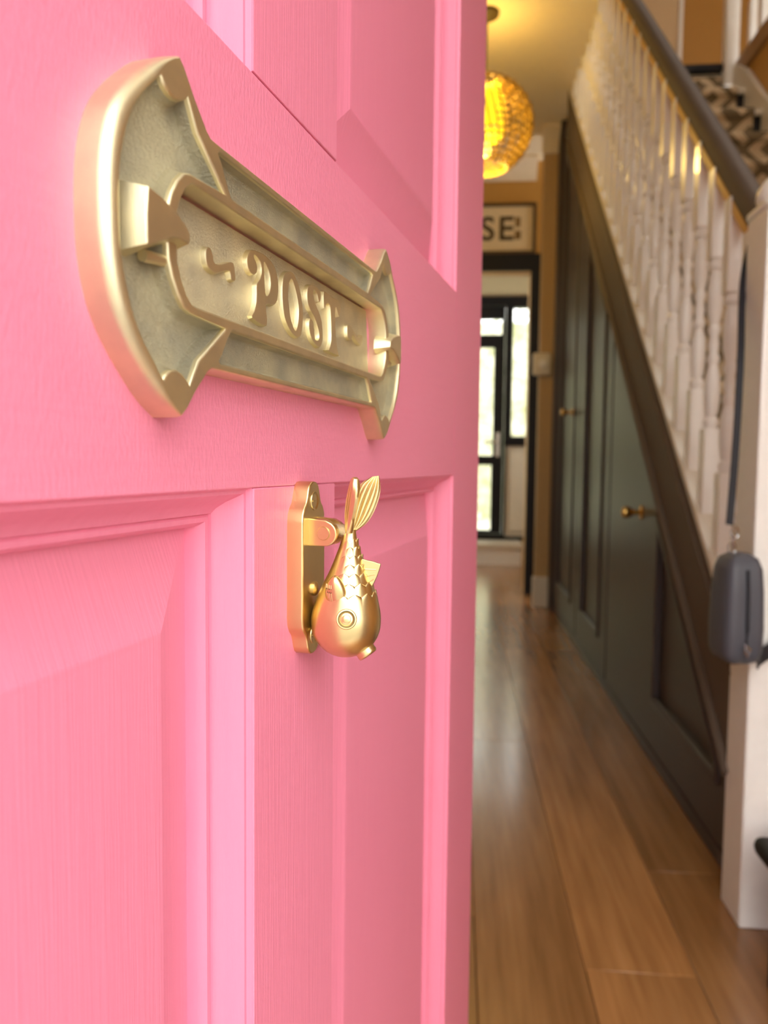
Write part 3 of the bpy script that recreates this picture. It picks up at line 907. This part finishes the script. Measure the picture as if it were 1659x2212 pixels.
Q1 = [(-72.0, 4.5), (-73.5, 2.7), (-73.3, -0.6), (-71.4, -2.1), (-68.3, -2.5), (-65.6, -1.8), (-60.6, 0.1), (-58.8, 0.2), (-58.0, -1.9), (-56.2, -2.3), (-54.9, -1.4), (-55.2, 2.1), (-56.2, 3.7), (-59.5, 3.0), (-63.1, 1.6), (-66.6, 0.7), (-68.5, 0.9), (-69.3, 2.9), (-70.3, 4.3)]
Q2 = [(-x, -y) for x, y in Q1]
def glyph(name, outer, hole=None, sharp=()):
    o_ = uniq(crom(outer, 3)); h_ = [uniq(crom(hole, 3))] if hole else []
    bm = add_prism(bmesh.new(), sc(o_), [sc(h) for h in h_], -0.5 * MM, 1.7 * MM, 0.35 * MM, 2, draft=0.35 * MM)
    return finish(name, fix(bm), M['brass_rim'], flap, 40)
glyph('letter_p', P_, P_h); glyph('letter_o', O_, O_h); glyph('letter_s', S_); glyph('letter_t', T_)
glyph('scroll', Q1); glyph('scroll', [(x - 0.0, y * 0.85 - 0.3) for x, y in [(52.8, 3.0), (52.5, -1.9), (54.2, -3.4), (56.0, -3.9), (58.3, -3.0), (59.4, -0.5), (62.4, -1.2), (65.5, -2.9), (70.4, -4.0), (73.4, -3.0), (74.6, -0.5), (74.5, 2.2), (72.6, 1.4), (69.5, -0.2), (66, 0.0), (62.9, 1.6), (58.2, 3.6), (55, 4.0)]])

# ------------------------------------------------------------------ fish door knocker
KS = 0.2889
kn_loc = DOOR_LOC + Vector((math.sin(AD), math.cos(AD), 0)) * KS + Vector((0, 0, 0.735))
kn = empty('door_knocker', kn_loc, DOOR_RZ, label='satin brass fish door knocker hanging head down below the letter plate', cat='door knocker')
hw = 11.9
K_half = [(0, 57.2), (2.6, 56.9), (4.6, 55.6), (5.8, 53.4), (6.6, 50.8), (7.8, 48.4), (9.8, 46.6), (11.4, 44.0), (hw, 40.5)]
K_low = [(x, -13.8 + (-1) * (y - 57.2) - 0.0) for x, y in K_half]        # mirrored lower end, same outline
zc = 21.55
K_low = [(x, 2 * zc - y) for x, y in K_half]
right = K_half + K_low[::-1]
K_out = right + [(-x, y) for x, y in right[::-1]][1:-1]
KH = 6.8 * MM
bm = add_prism(bmesh.new(), sc(uniq(K_out)), [], 0.0, KH, 0.7 * MM, 3)
bp = finish('backplate', fix(bm), M['brass_satin'], kn, 40)
for z in (49.2, 2 * zc - 49.2):
    bm = bmesh.new()
    add_lathe(bm, [(3.9 * MM, 0), (3.8 * MM, 0.3 * MM), (3.0 * MM, 0.1 * MM), (1.9 * MM, -0.25 * MM), (0.3 * MM, 0.05 * MM)], 24, 'y')
    for v in bm.verts: v.co = Vector((v.co.x, -KH - v.co.y - 0.05 * MM, v.co.z + z * MM))
    add_box(bm, (-2.2 * MM, -KH - 0.35 * MM, z * MM - 0.25 * MM), (2.2 * MM, -KH - 0.1 * MM, z * MM + 0.25 * MM))
    finish('screw', fix(bm), M['brass_smooth'], bp, 40)
# clevis
def cl(x0, x1):
    pts = [(6.0, 31.2)] + [(6.0, 42.6), (14.2, 41.8)] + [(13.4 + 5.4 * math.cos(a), 36.4 + 5.2 * math.sin(a)) for a in [PI / 2 - PI * k / 10 for k in range(1, 10)]] + [(14.0, 31.3)]
    return fix(add_prism(bmesh.new(), sc(pts), [], x0 * MM, x1 * MM, 0.5 * MM, 2, to3=lambda a, b, h: (h, -a, b)))
lugm = cl(2.6, 6.0); 
l2 = finish('hinge_lug', lugm, M['brass_satin'], kn, 40)
bmx = fix(add_prism(bmesh.new(), sc([(6.0, 31.2), (6.0, 42.6), (14.2, 41.8)] + [(13.4 + 5.4 * math.cos(a), 36.4 + 5.2 * math.sin(a)) for a in [PI / 2 - PI * k / 10 for k in range(1, 10)]] + [(14.0, 31.3)]), [], 2.6 * MM, 6.0 * MM, 0.5 * MM, 2, to3=lambda a, b, h: (-h, -a, b)))
l1 = finish('hinge_lug', bmx, M['brass_satin'], kn, 40)
bm = add_lathe(bmesh.new(), [(2.55 * MM, -6.55 * MM), (2.75 * MM, -6.3 * MM), (2.75 * MM, 6.3 * MM), (2.55 * MM, 6.55 * MM)], 22, 'x', (0, -13.2 * MM, 36.5 * MM))
finish('hinge_pin', fix(bm), M['brass_satin'], l1, 30)
# striker stud
bm = add_lathe(bmesh.new(), [(3.0 * MM, 0.0), (3.0 * MM, 0.8 * MM), (2.2 * MM, 1.7 * MM), (0.4 * MM, 2.0 * MM)], 18, 'y')
for v in bm.verts: v.co = Vector((v.co.x, -KH - v.co.y, v.co.z + 13 * MM))
finish('striker_stud', fix(bm), M['brass_smooth'], bp, 40)
# body of the fish: teardrop, head down; smooth belly towards the door, scales on the outer side
AX = lambda z: 20.9 + 1.3 * max(0.0, min(1.0, z / 36.0))
PRF = [(-14.3, 0.05), (-14.0, 2.6), (-13.0, 6.0), (-11.0, 9.2), (-8.0, 11.9), (-4.0, 13.75), (0.0, 14.3), (4.0, 14.0), (8.0, 13.0), (12.0, 11.6), (16.0, 9.9), (20.0, 8.0), (24.0, 6.4), (28.0, 5.0), (32.0, 3.7), (35.0, 2.9), (38.0, 2.6)]
def rad(z):
    for i in range(len(PRF) - 1):
        if PRF[i][0] <= z <= PRF[i + 1][0]:
            p0, p1, p2, p3 = PRF[max(i - 1, 0)][1], PRF[i][1], PRF[i + 1][1], PRF[min(i + 2, len(PRF) - 1)][1]
            t = (z - PRF[i][0]) / (PRF[i + 1][0] - PRF[i][0])
            if i == 0: return math.sqrt(max(0.0, 14.3 ** 2 - z * z)) if z < 0 else p1
            return 0.5 * (2 * p1 + (p2 - p0) * t + (2 * p0 - 5 * p1 + 4 * p2 - p3) * t * t + (3 * p1 - p0 - 3 * p2 + p3) * t ** 3)
    return PRF[-1][1]
def rad2(z):
    return math.sqrt(max(0.01, 14.3 ** 2 - z * z)) if z < -1 else rad(z)
def surf(phi, z, lift=0.0):
    """phi: 0 towards the hinge side of the door, 90 degrees straight out from the door; z in mm above the head's middle"""
    r = rad2(z) + lift
    return Vector((-r * math.cos(phi) * MM, -(AX(z) + r * math.sin(phi)) * MM, z * MM))
bm = bmesh.new(); rings = []
zs = [-14.28, -14.1, -13.6, -12.8, -11.6, -10, -8, -6, -4, -2] + [x * 1.0 for x in range(0, 39)]
for z in zs:
    rings.append([bm.verts.new(surf(2 * PI * i / 56, z)) for i in range(56)])
for k in range(len(rings) - 1):
    for i in range(56):
        j = (i + 1) % 56
        bm.faces.new((rings[k][i], rings[k][j], rings[k + 1][j], rings[k + 1][i]))
bm.faces.new(rings[0][::-1]); bm.faces.new(rings[-1])
fish = finish('fish_body', fix(bm), M['brass_smooth'], kn, 60)
# neck joining the tail root to the hinge
bm = bmesh.new()
add_tube(bm, [(0, -12.5 * MM, 37.2 * MM), (0, -16 * MM, 37.6 * MM), (0, -20 * MM, 37.4 * MM), (0, -22.6 * MM, 36.6 * MM)], [2.5 * MM, 2.5 * MM, 2.7 * MM, 2.6 * MM], 14)
finish('hinge_neck', fix(bm), M['brass_flap'], fish, 60)
# scales: each a rounded shell, free edge up towards the tail
def scale(phi, z, wmm, hmm):
    bm = bmesh.new(); nu, nv = 9, 7; g = []
    r = max(rad2(z + hmm * 0.3), 2.0)
    for b in range(nv):
        t = b / (nv - 1); row = []
        half = wmm / 2 * math.sqrt(max(0.0, 1 - max(0.0, (t - 0.45) / 0.55) ** 2.2)) if t > 0.45 else wmm / 2
        half = max(half, 0.12)
        for a in range(nu):
            s = -1 + 2 * a / (nu - 1)
            dome = (1 - s * s * 0.75)
            zz = z + hmm * t
            rr = max(rad2(zz), 2.0)
            row.append(bm.verts.new(surf(phi + s * half / rr, zz, 0.02 + 0.80 * t ** 1.5 * (1 - 0.4 * s * s))))
        g.append(row)
    for b in range(nv - 1):
        for a in range(nu - 1):
            bm.faces.new((g[b][a], g[b][a + 1], g[b + 1][a + 1], g[b + 1][a]))
    # skirt down into the body
    rim = g[0][:] + [g[b][-1] for b in range(1, nv)] + g[-1][-2::-1] + [g[b][0] for b in range(nv - 2, 0, -1)]
    cx = [bm.verts.new(Vector((v.co.x * 0.90, v.co.y + (-(AX(z)) * MM - v.co.y) * 0.10, v.co.z - (0.25 * MM if v in g[-1] else 0)))) for v in rim]
    for i in range(len(rim)):
        j = (i + 1) % len(rim)
        bm.faces.new((rim[i], rim[j], cx[j], cx[i]))
    return finish('scale', fix(bm), M['brass_smooth'], fish, 50)
zrow = 6.6; k = 0
W = [6.6, 6.0, 5.4, 4.7, 4.0, 3.3, 2.8]
Hh = [6.6, 6.0, 5.6, 5.2, 5.0, 4.8, 4.4]
for k in range(7):
    rr = rad2(zrow + 1.5)
    step = W[k] * 0.93 / rr
    p0 = math.radians(8) + (step / 2 if k % 2 else 0.0)
    ph = p0
    while ph < math.radians(158):
        scale(ph, zrow, W[k], Hh[k]); ph += step
    zrow += Hh[k] * 0.70
# eyes (both sides)
def eye(phi, z):
    c = surf(phi, z); nrm = (surf(phi, z, 1.0) - surf(phi, z)) ; nrm.z += 0.18 * MM; nrm.normalize()
    q = nrm.to_track_quat('Z', 'Y').to_matrix().to_4x4(); q.translation = c
    bm = bmesh.new()
    pr = [(4.1, -1.2), (4.05, 0.05), (3.8, 0.42), (3.35, 0.46), (3.15, 0.10), (2.95, 0.0), (2.72, 0.25), (2.4, 0.62), (1.75, 0.82), (1.6, 0.72), (1.2, 0.92), (0.05, 1.02)]
    add_lathe(bm, [(a * MM, b * MM) for a, b in pr], 32, 'z')
    bm.transform(q)
    finish('eye', fix(bm), M['brass_smooth'], fish, 30)
    bm = bmesh.new()
    add_lathe(bm, [(3.32 * MM, 0.2 * MM), (3.15 * MM, 0.22 * MM), (2.92 * MM, 0.16 * MM), (2.8 * MM, 0.14 * MM)], 32, 'z', caps=False)
    bm.transform(q)
    finish('eye_groove', bm, M['groove'], fish, 30)
eye(math.radians(20), 4.0); eye(math.radians(160), 4.0)
# mouth: a thick lip ring
md = Vector((0.02, -0.60, -0.80)).normalized()
mc = Vector((0, -AX(0) * MM, 0)) + md * 13.2 * MM
q = md.to_track_quat('Z', 'Y').to_matrix().to_4x4(); q.translation = mc
bm = bmesh.new()
add_lathe(bm, [(a * MM, b * MM) for a, b in ((4.5, -0.6), (4.1, 1.2), (4.25, 2.1), (4.0, 2.9), (3.4, 3.2), (2.7, 2.9), (2.3, 2.0), (0.1, 1.2))], 28, 'z')
bm.transform(q)
finish('mouth', fix(bm), M['brass_smooth'], fish, 60)
# tail lobes with ribs, dorsal and pectoral fins: ribbed blades with real thickness
def blade(name, outline_l, outline_r, org, ex, ey, thick, ribs, amp, mat='brass_smooth'):
    """ruled between two edge curves (mm, in the plane ex, ey at org), corrugated into ribs"""
    ex, ey = Vector(ex).normalized(), Vector(ey).normalized()
    nz = ex.cross(ey).normalized()
    n = 16; m_ = ribs * 6
    L = crom(outline_l, 6, closed=False); R = crom(outline_r, 6, closed=False)
    def at(c, t):
        f = t * (len(c) - 1); i = min(int(f), len(c) - 2); f -= i
        return (c[i][0] * (1 - f) + c[i + 1][0] * f, c[i][1] * (1 - f) + c[i + 1][1] * f)
    bm = bmesh.new(); G = [[], []]
    for side in (0, 1):
        for a in range(n + 1):
            t = a / n; l, r = at(L, t), at(R, t); rowv = []
            for b in range(m_ + 1):
                s = b / m_
                x, y = l[0] * (1 - s) + r[0] * s, l[1] * (1 - s) + r[1] * s
                edge = min(1.0, 6 * s, 6 * (1 - s), 0.35 + 5 * (1 - t))
                h = (thick * 0.5 * (0.45 + 0.55 * edge) + amp * abs(math.sin(PI * s * ribs)) * min(1, 3 * t) * edge) * (1 if side else -1)
                rowv.append(bm.verts.new(Vector(org) * MM + (ex * x + ey * y + nz * h) * MM))
            G[side].append(rowv)
    for side in (0, 1):
        for a in range(n):
            for b in range(m_):
                g = G[side]; f = (g[a][b], g[a][b + 1], g[a + 1][b + 1], g[a + 1][b])
                bm.faces.new(f if side else f[::-1])
    rim = lambda g: g[0] + [g[a][-1] for a in range(1, n + 1)] + g[-1][-2::-1] + [g[a][0] for a in range(n - 1, 0, -1)]
    r0_, r1_ = rim(G[0]), rim(G[1])
    for i in range(len(r0_)):
        j = (i + 1) % len(r0_)
        bm.faces.new((r0_[i], r0_[j], r1_[j], r1_[i]))
    return finish(name, fix(bm), M[mat], fish, 50)
# local axes: x along the door, -y outwards, z up. near lobe seen almost edge on, far lobe opens outwards
blade('tail_lobe', [(-0.6, 0), (-3.2, 7), (-3.6, 14), (-1.6, 20.5), (0.6, 23.0)], [(1.0, 0), (2.6, 5), (4.0, 11), (4.4, 17), (2.6, 22.2)], (-2.2, -22.6, 36.6), (-0.74, -0.67, 0.0), (-0.10, -0.13, 1.0), 2.6, 4, 0.35)
blade('tail_lobe', [(-0.7, 0), (-2.4, 7), (-3.4, 14), (-2.0, 20.0), (1.8, 23.2)], [(0.9, 0), (4.6, 3.4), (6.6, 9.0), (6.8, 17.0), (4.6, 23.6)], (0.6, -23.2, 37.0), (0.34, -0.86, 0.0), (0.12, -0.24, 1.0), 1.2, 5, 0.45)
blade('dorsal_fin', [(0, 0), (0.6, 4), (1.4, 7.0)], [(0.4, -13.5), (0.8, -12), (1.0, -9.6)][::1], (-1.2, -27.2, 25.5), (0.0, -1.0, 0.0), (0.0, -0.30, 0.95), 1.1, 3, 0.25) if False else None
def fin(name, pts, base, ex, ey, th, mat='brass_smooth'):
    ex, ey = Vector(ex).normalized(), Vector(ey).normalized(); nz = ex.cross(ey).normalized()
    o3 = lambda x, y, h: tuple(Vector(base) * MM + ex * x + ey * y + nz * h)
    bm = add_prism(bmesh.new(), sc(uniq(crom(pts, 3))), [], -th / 2 * MM, th / 2 * MM, 0.25 * MM, 2, to3=o3)
    # rays on both faces
    for k in range(1, 4):
        f = k / 4
        a = Vector((pts[0][0] * (1 - f) + pts[1][0] * f, pts[0][1] * (1 - f) + pts[1][1] * f))
        b = Vector((pts[3][0] * (1 - f) + pts[2][0] * f, pts[3][1] * (1 - f) + pts[2][1] * f))
        b = a + (b - a) * 0.86
        for s in (-1, 1):
            add_tube(bm, [o3(a.x * MM, a.y * MM, s * th / 2 * MM), o3(b.x * MM, b.y * MM, s * th / 2 * MM)], 0.28 * MM, 6)
    return finish(name, fix(bm), M[mat], fish, 50)
fin('dorsal_fin', [(-2.0, 12.2), (-1.6, -1.4), (3.4, 3.4), (7.4, 10.4), (6.6, 11.4), (3.0, 12.4)], (0.0, -30.2, 13.6), (0.18, -1, 0), (0, 0.24, 1), 1.3)
for sx in (-1, 1):
    bm = bmesh.new()
    bmesh.ops.create_uvsphere(bm, u_segments=24, v_segments=16, radius=1.0)
    for v in bm.verts:
        x, y, z = v.co
        k = 1.0 - 0.28 * z                                   # broader foot, rounded top
        v.co = Vector((x * 2.9, y * 4.3 * k, z * 6.4)) * MM
    for q in range(4):
        yy = 0.9 + q * 0.8
        add_tube(bm, [Vector((-sx * 0 + (-2.75 if sx < 0 else 2.75) * MM * math.sqrt(max(0.05, 1 - (yy / 4.2) ** 2 - (zz / 6.2) ** 2)), yy * MM, zz * MM)) for zz in (-3.6, -2.0, 0.0, 1.8, 3.2)], 0.33 * MM, 6)
    c = surf(math.radians(-6 if sx < 0 else 186), 14.4)
    bm.transform(Matrix.Translation(c) @ Matrix.Rotation(math.radians(12) * sx, 4, 'Y'))
    finish('pectoral_fin', bm, M['brass_smooth'], fish, 60)

# ------------------------------------------------------------------ hall lamp
lampc = Vector((0.092, 3.18, 2.158))
lamp = empty('pendant_lamp', lampc, label='round woven rattan pendant lamp, lit, hanging in the hall', cat='lamp')
RL = 0.188
bm = bmesh.new()
NRB = 40
for i in range(NRB):
    a = 2 * PI * i / NRB
    pts = []
    for k in range(21):
        t = math.radians(14 + (150 - 14) * k / 20)
        r = RL * math.sin(t) * (1.0 + 0.008 * math.sin(9 * t + i * PI))
        pts.append((r * math.cos(a + 0.25 * (t - PI / 2)), r * math.sin(a + 0.25 * (t - PI / 2)), RL * math.cos(t)))
    add_tube(bm, pts, 0.0036, 6)
finish('shade_ribs', bm, M['rattan'], lamp, 60)
bm = bmesh.new()
for k in range(19):
    t = math.radians(14 + (150 - 14) * k / 18)
    r = RL * math.sin(t)
    zz = RL * math.cos(t)
    open_ = math.radians(58) < t < math.radians(112)
    pts = []
    n = 160
    a0, a1 = (math.radians(-90 + 13), math.radians(270 - 13)) if open_ else (0, 2 * PI * (n - 1) / n)
    for i in range(n):
        a = a0 + (a1 - a0) * i / (n - 1)
        rr = r + 0.0060 * math.cos(a * NRB / 2 + (k % 2) * PI)
        pts.append((rr * math.cos(a), rr * math.sin(a), zz))
    add_tube(bm, pts, 0.0038, 6, closed=not open_)
wv = finish('shade_weave', bm, M['rattan'], lamp, 60); wv['kind'] = 'stuff'
bm = bmesh.new(); n = 48; rings = []
for r, z in ((0.028, -0.095), (0.058, -0.088), (0.070, -0.06), (0.074, 0.0), (0.070, 0.07), (0.058, 0.098), (0.026, 0.104)):
    rings.append([bm.verts.new(((r * (1 + 0.07 * math.cos(12 * 2 * PI * i / n))) * math.cos(2 * PI * i / n), (r * (1 + 0.07 * math.cos(12 * 2 * PI * i / n))) * math.sin(2 * PI * i / n), z)) for i in range(n)])
for k in range(len(rings) - 1):
    for i in range(n):
        j = (i + 1) % n
        bm.faces.new((rings[k][i], rings[k][j], rings[k + 1][j], rings[k + 1][i]))
bm.faces.new(rings[0][::-1]); bm.faces.new(rings[-1])
finish('diffuser', bm, M['lantern'], lamp, 60, loc=(0, 0, 0.035))
finish('bulb', add_lathe(bmesh.new(), [(0.002, -0.120), (0.018, -0.114), (0.026, -0.098), (0.026, -0.086), (0.014, -0.062)], 18), M['bulb'], lamp, 60)
finish('cord', add_tube(bmesh.new(), [(0, 0, 0.14), (0, 0, CEIL - lampc.z)], 0.004, 8), M['cord'], lamp, 60)
finish('ceiling_rose', add_lathe(bmesh.new(), [(0.05, CEIL - lampc.z), (0.048, CEIL - lampc.z - 0.012), (0.02, CEIL - lampc.z - 0.03), (0.004, CEIL - lampc.z - 0.034)][::-1], 22), M['cord'], lamp, 40)
for off, e in ((Vector((0, 0, -0.15)), 2.2), (Vector((0, 0, 0.16)), 2.9)):
    ld = bpy.data.lights.new('lamp_light', 'POINT')
    ld.energy = e
    ld.color = (1.0, 0.69, 0.20)
    ld.shadow_soft_size = 0.05
    lo = bpy.data.objects.new('lamp_light', ld)
    C.objects.link(lo); lo.parent = lamp; lo.location = off

# ------------------------------------------------------------------ framed print over the far opening
fp = empty('framed_print', (0.185, END_Y, 2.205), label='framed lettered print hung on the ochre wall above the far opening', cat='picture')
bm = bmesh.new()
add_prism(bm, rect(-0.265, -0.150, 0.265, 0.150), [rect(-0.245, -0.130, 0.245, 0.130)], 0.0, 0.022, 0.003, 2)
finish('frame', fix(bm), M['frame_dark'], fp, 30)
finish('mount', box((-0.247, -0.010, -0.132), (0.247, -0.002, 0.132)), M['mat_white'], fp, None)
def text_mesh(name, body, size, mat, loc, parent):
    cu = bpy.data.curves.new(name, 'FONT'); cu.body = body; cu.size = size; cu.extrude = 0.0006; cu.offset = 0.0035
    t = bpy.data.objects.new(name, cu); C.objects.link(t)
    dg = bpy.context.evaluated_depsgraph_get()
    me = bpy.data.meshes.new_from_object(t.evaluated_get(dg))
    bpy.data.objects.remove(t, do_unlink=True)
    o = bpy.data.objects.new(name, me); C.objects.link(o)
    me.materials.clear(); me.materials.append(mat)
    o.parent = parent; o.location = loc; o.rotation_euler = (PI / 2, 0, 0)
    return o
text_mesh('printed_letter', 'S', 0.195, M['ink'], (-0.068, -0.0115, -0.064), fp)
text_mesh('printed_letter', 'E', 0.195, M['ink'], (0.038, -0.0115, -0.064), fp)
bm = bmesh.new(); add_box(bm, (0.142, -0.0115, 0.010), (0.172, -0.0105, 0.068), 0.0003, 1); add_box(bm, (0.140, -0.0115, -0.064), (0.176, -0.0105, -0.012), 0.0003, 1)
finish('printed_mark', bm, M['ink_pale'], fp, None)

# small wall box on the nib
wb = empty('thermostat', (0.462, 4.299, 1.35), label='small cream thermostat box on the narrow tan wall beside the cupboard', cat='thermostat')
finish('case', box((-0.052, -0.032, -0.060), (0.046, 0.0, 0.062), 0.012, 3), M['cream_gloss'], wb, 40)
finish('dial', add_lathe(bmesh.new(), [(0.024, 0.030), (0.024, 0.040), (0.020, 0.044), (0.002, 0.045)], 20, 'y', (0, 0, 0)), M['white_gloss'], wb, 40, loc=(0.0, 0, 0.0)).rotation_euler = (0, 0, PI)

# ------------------------------------------------------------------ small bag on a strap, hung over the handrail end
bag = empty('hanging_pouch', (0.462, 1.285, 0.48), rz=math.radians(8), label='small black zipped pouch hanging by its strap from the newel post', cat='bag')
def pouch():
    bm = bmesh.new(); rings = []
    N = 32
    for z, sx, sy in ((0.0, 0.018, 0.022), (0.006, 0.028, 0.032), (0.02, 0.033, 0.037), (0.06, 0.034, 0.039), (0.12, 0.0325, 0.037), (0.155, 0.030, 0.034), (0.172, 0.024, 0.028), (0.180, 0.012, 0.016)):
        ring = []
        for i in range(N):
            a = 2 * PI * i / N
            cs, sn = math.cos(a), math.sin(a)
            e = 0.45
            x = sx * math.copysign(abs(cs) ** e, cs); y = sy * math.copysign(abs(sn) ** e, sn)
            crease = 0.90 if (abs(x) < 0.006 and y < 0) else 1.0
            ring.append(bm.verts.new((x, y * crease, z)))
        rings.append(ring)
    for k in range(len(rings) - 1):
        for i in range(N):
            j = (i + 1) % N
            bm.faces.new((rings[k][i], rings[k][j], rings[k + 1][j], rings[k + 1][i]))
    bm.faces.new(rings[0][::-1]); bm.faces.new(rings[-1])
    return bm
finish('body', pouch(), M['leather'], bag, 60)
bm = bmesh.new()
add_tube(bm, [(0.0, -0.036, 0.03), (0.0, -0.0375, 0.06), (0.0, -0.0355, 0.12), (0.0, -0.032, 0.155)], 0.0032, 8)
finish('zip', bm, M['webbing'], bag, 50)
bm = bmesh.new(); add_tube(bm, [(-0.003, -0.040, 0.035), (0.004, -0.041, 0.028), (0.0, -0.041, 0.016), (-0.005, -0.041, 0.026)], 0.0022, 8, closed=True)
finish('zip_pull', bm, M['steel'], bag, 50)
bm = bmesh.new()
for k in range(3):
    zc_ = 0.186 + 0.013 * k; cx_ = -0.012 + 0.002 * k
    add_tube(bm, [(cx_ + 0.007 * math.cos(a) * (1 if k != 1 else 0.4), 0.007 * math.cos(a) * (0.3 if k != 1 else 0.9), zc_ + 0.010 * math.sin(a)) for a in [2 * PI * i / 14 for i in range(14)]], 0.0017, 7, closed=True)
finish('clasp', bm, M['steel'], bag, 50)
def strap(name, pts, w, t):
    """flat webbing along points (bag-local), width w across its own run"""
    bm = bmesh.new(); pts = [Vector(p) for p in crom(pts, 6, closed=False)]; rings = []
    for i, p in enumerate(pts):
        d = (pts[min(i + 1, len(pts) - 1)] - pts[max(i - 1, 0)]).normalized()
        s = d.cross(Vector((0, 1, 0))); s = s.normalized() if s.length > 1e-4 else Vector((1, 0, 0))
        n_ = s.cross(d)
        rings.append([bm.verts.new(p + s * a * w / 2 + n_ * b * t / 2) for a, b in ((-1, -1), (1, -1), (1, 1), (-1, 1))])
    for i in range(len(rings) - 1):
        for k in range(4):
            j = (k + 1) % 4
            bm.faces.new((rings[i][k], rings[i][j], rings[i + 1][j], rings[i + 1][k]))
    bm.faces.new(rings[0][::-1]); bm.faces.new(rings[-1])
    return finish(name, fix(bm), M['webbing'], bag, 40)
inv = (Matrix.Translation((0.462, 1.285, 0.48)) @ Matrix.Rotation(math.radians(8), 4, 'Z')).inverted()
L = lambda *p: inv @ Vector(p)
strap('strap', [L(0.446, 1.285, 0.705), L(0.465, 1.325, 0.84), L(0.481, 1.365, 0.98), L(0.4965, 1.412, 1.12), L(0.512, 1.428, 1.19)], 0.012, 0.003)
strap('strap', [L(0.490, 1.262, 0.485), L(0.505, 1.290, 0.487), L(0.535, 1.306, 0.500), L(0.575, 1.312, 0.53), L(0.605, 1.33, 0.57)], 0.024, 0.003)

# ------------------------------------------------------------------ low black bench by the newel
bn = empty('shoe_bench', (0.699, 1.06, 0), label='low black bench with a rounded top, its corner in front of the white newel post', cat='bench')
finish('top', box((-0.235, -0.13, 0.204), (0.26, 0.130, 0.234), 0.013, 3), M['black'], bn, 40)
for sx in (-0.200, 0.235):
    for sy in (-0.105, 0.105):
        finish('leg', box((sx - 0.008, sy - 0.011, 0.0), (sx + 0.014, sy + 0.011, 0.206), 0.002), M['black'], bn, 30)
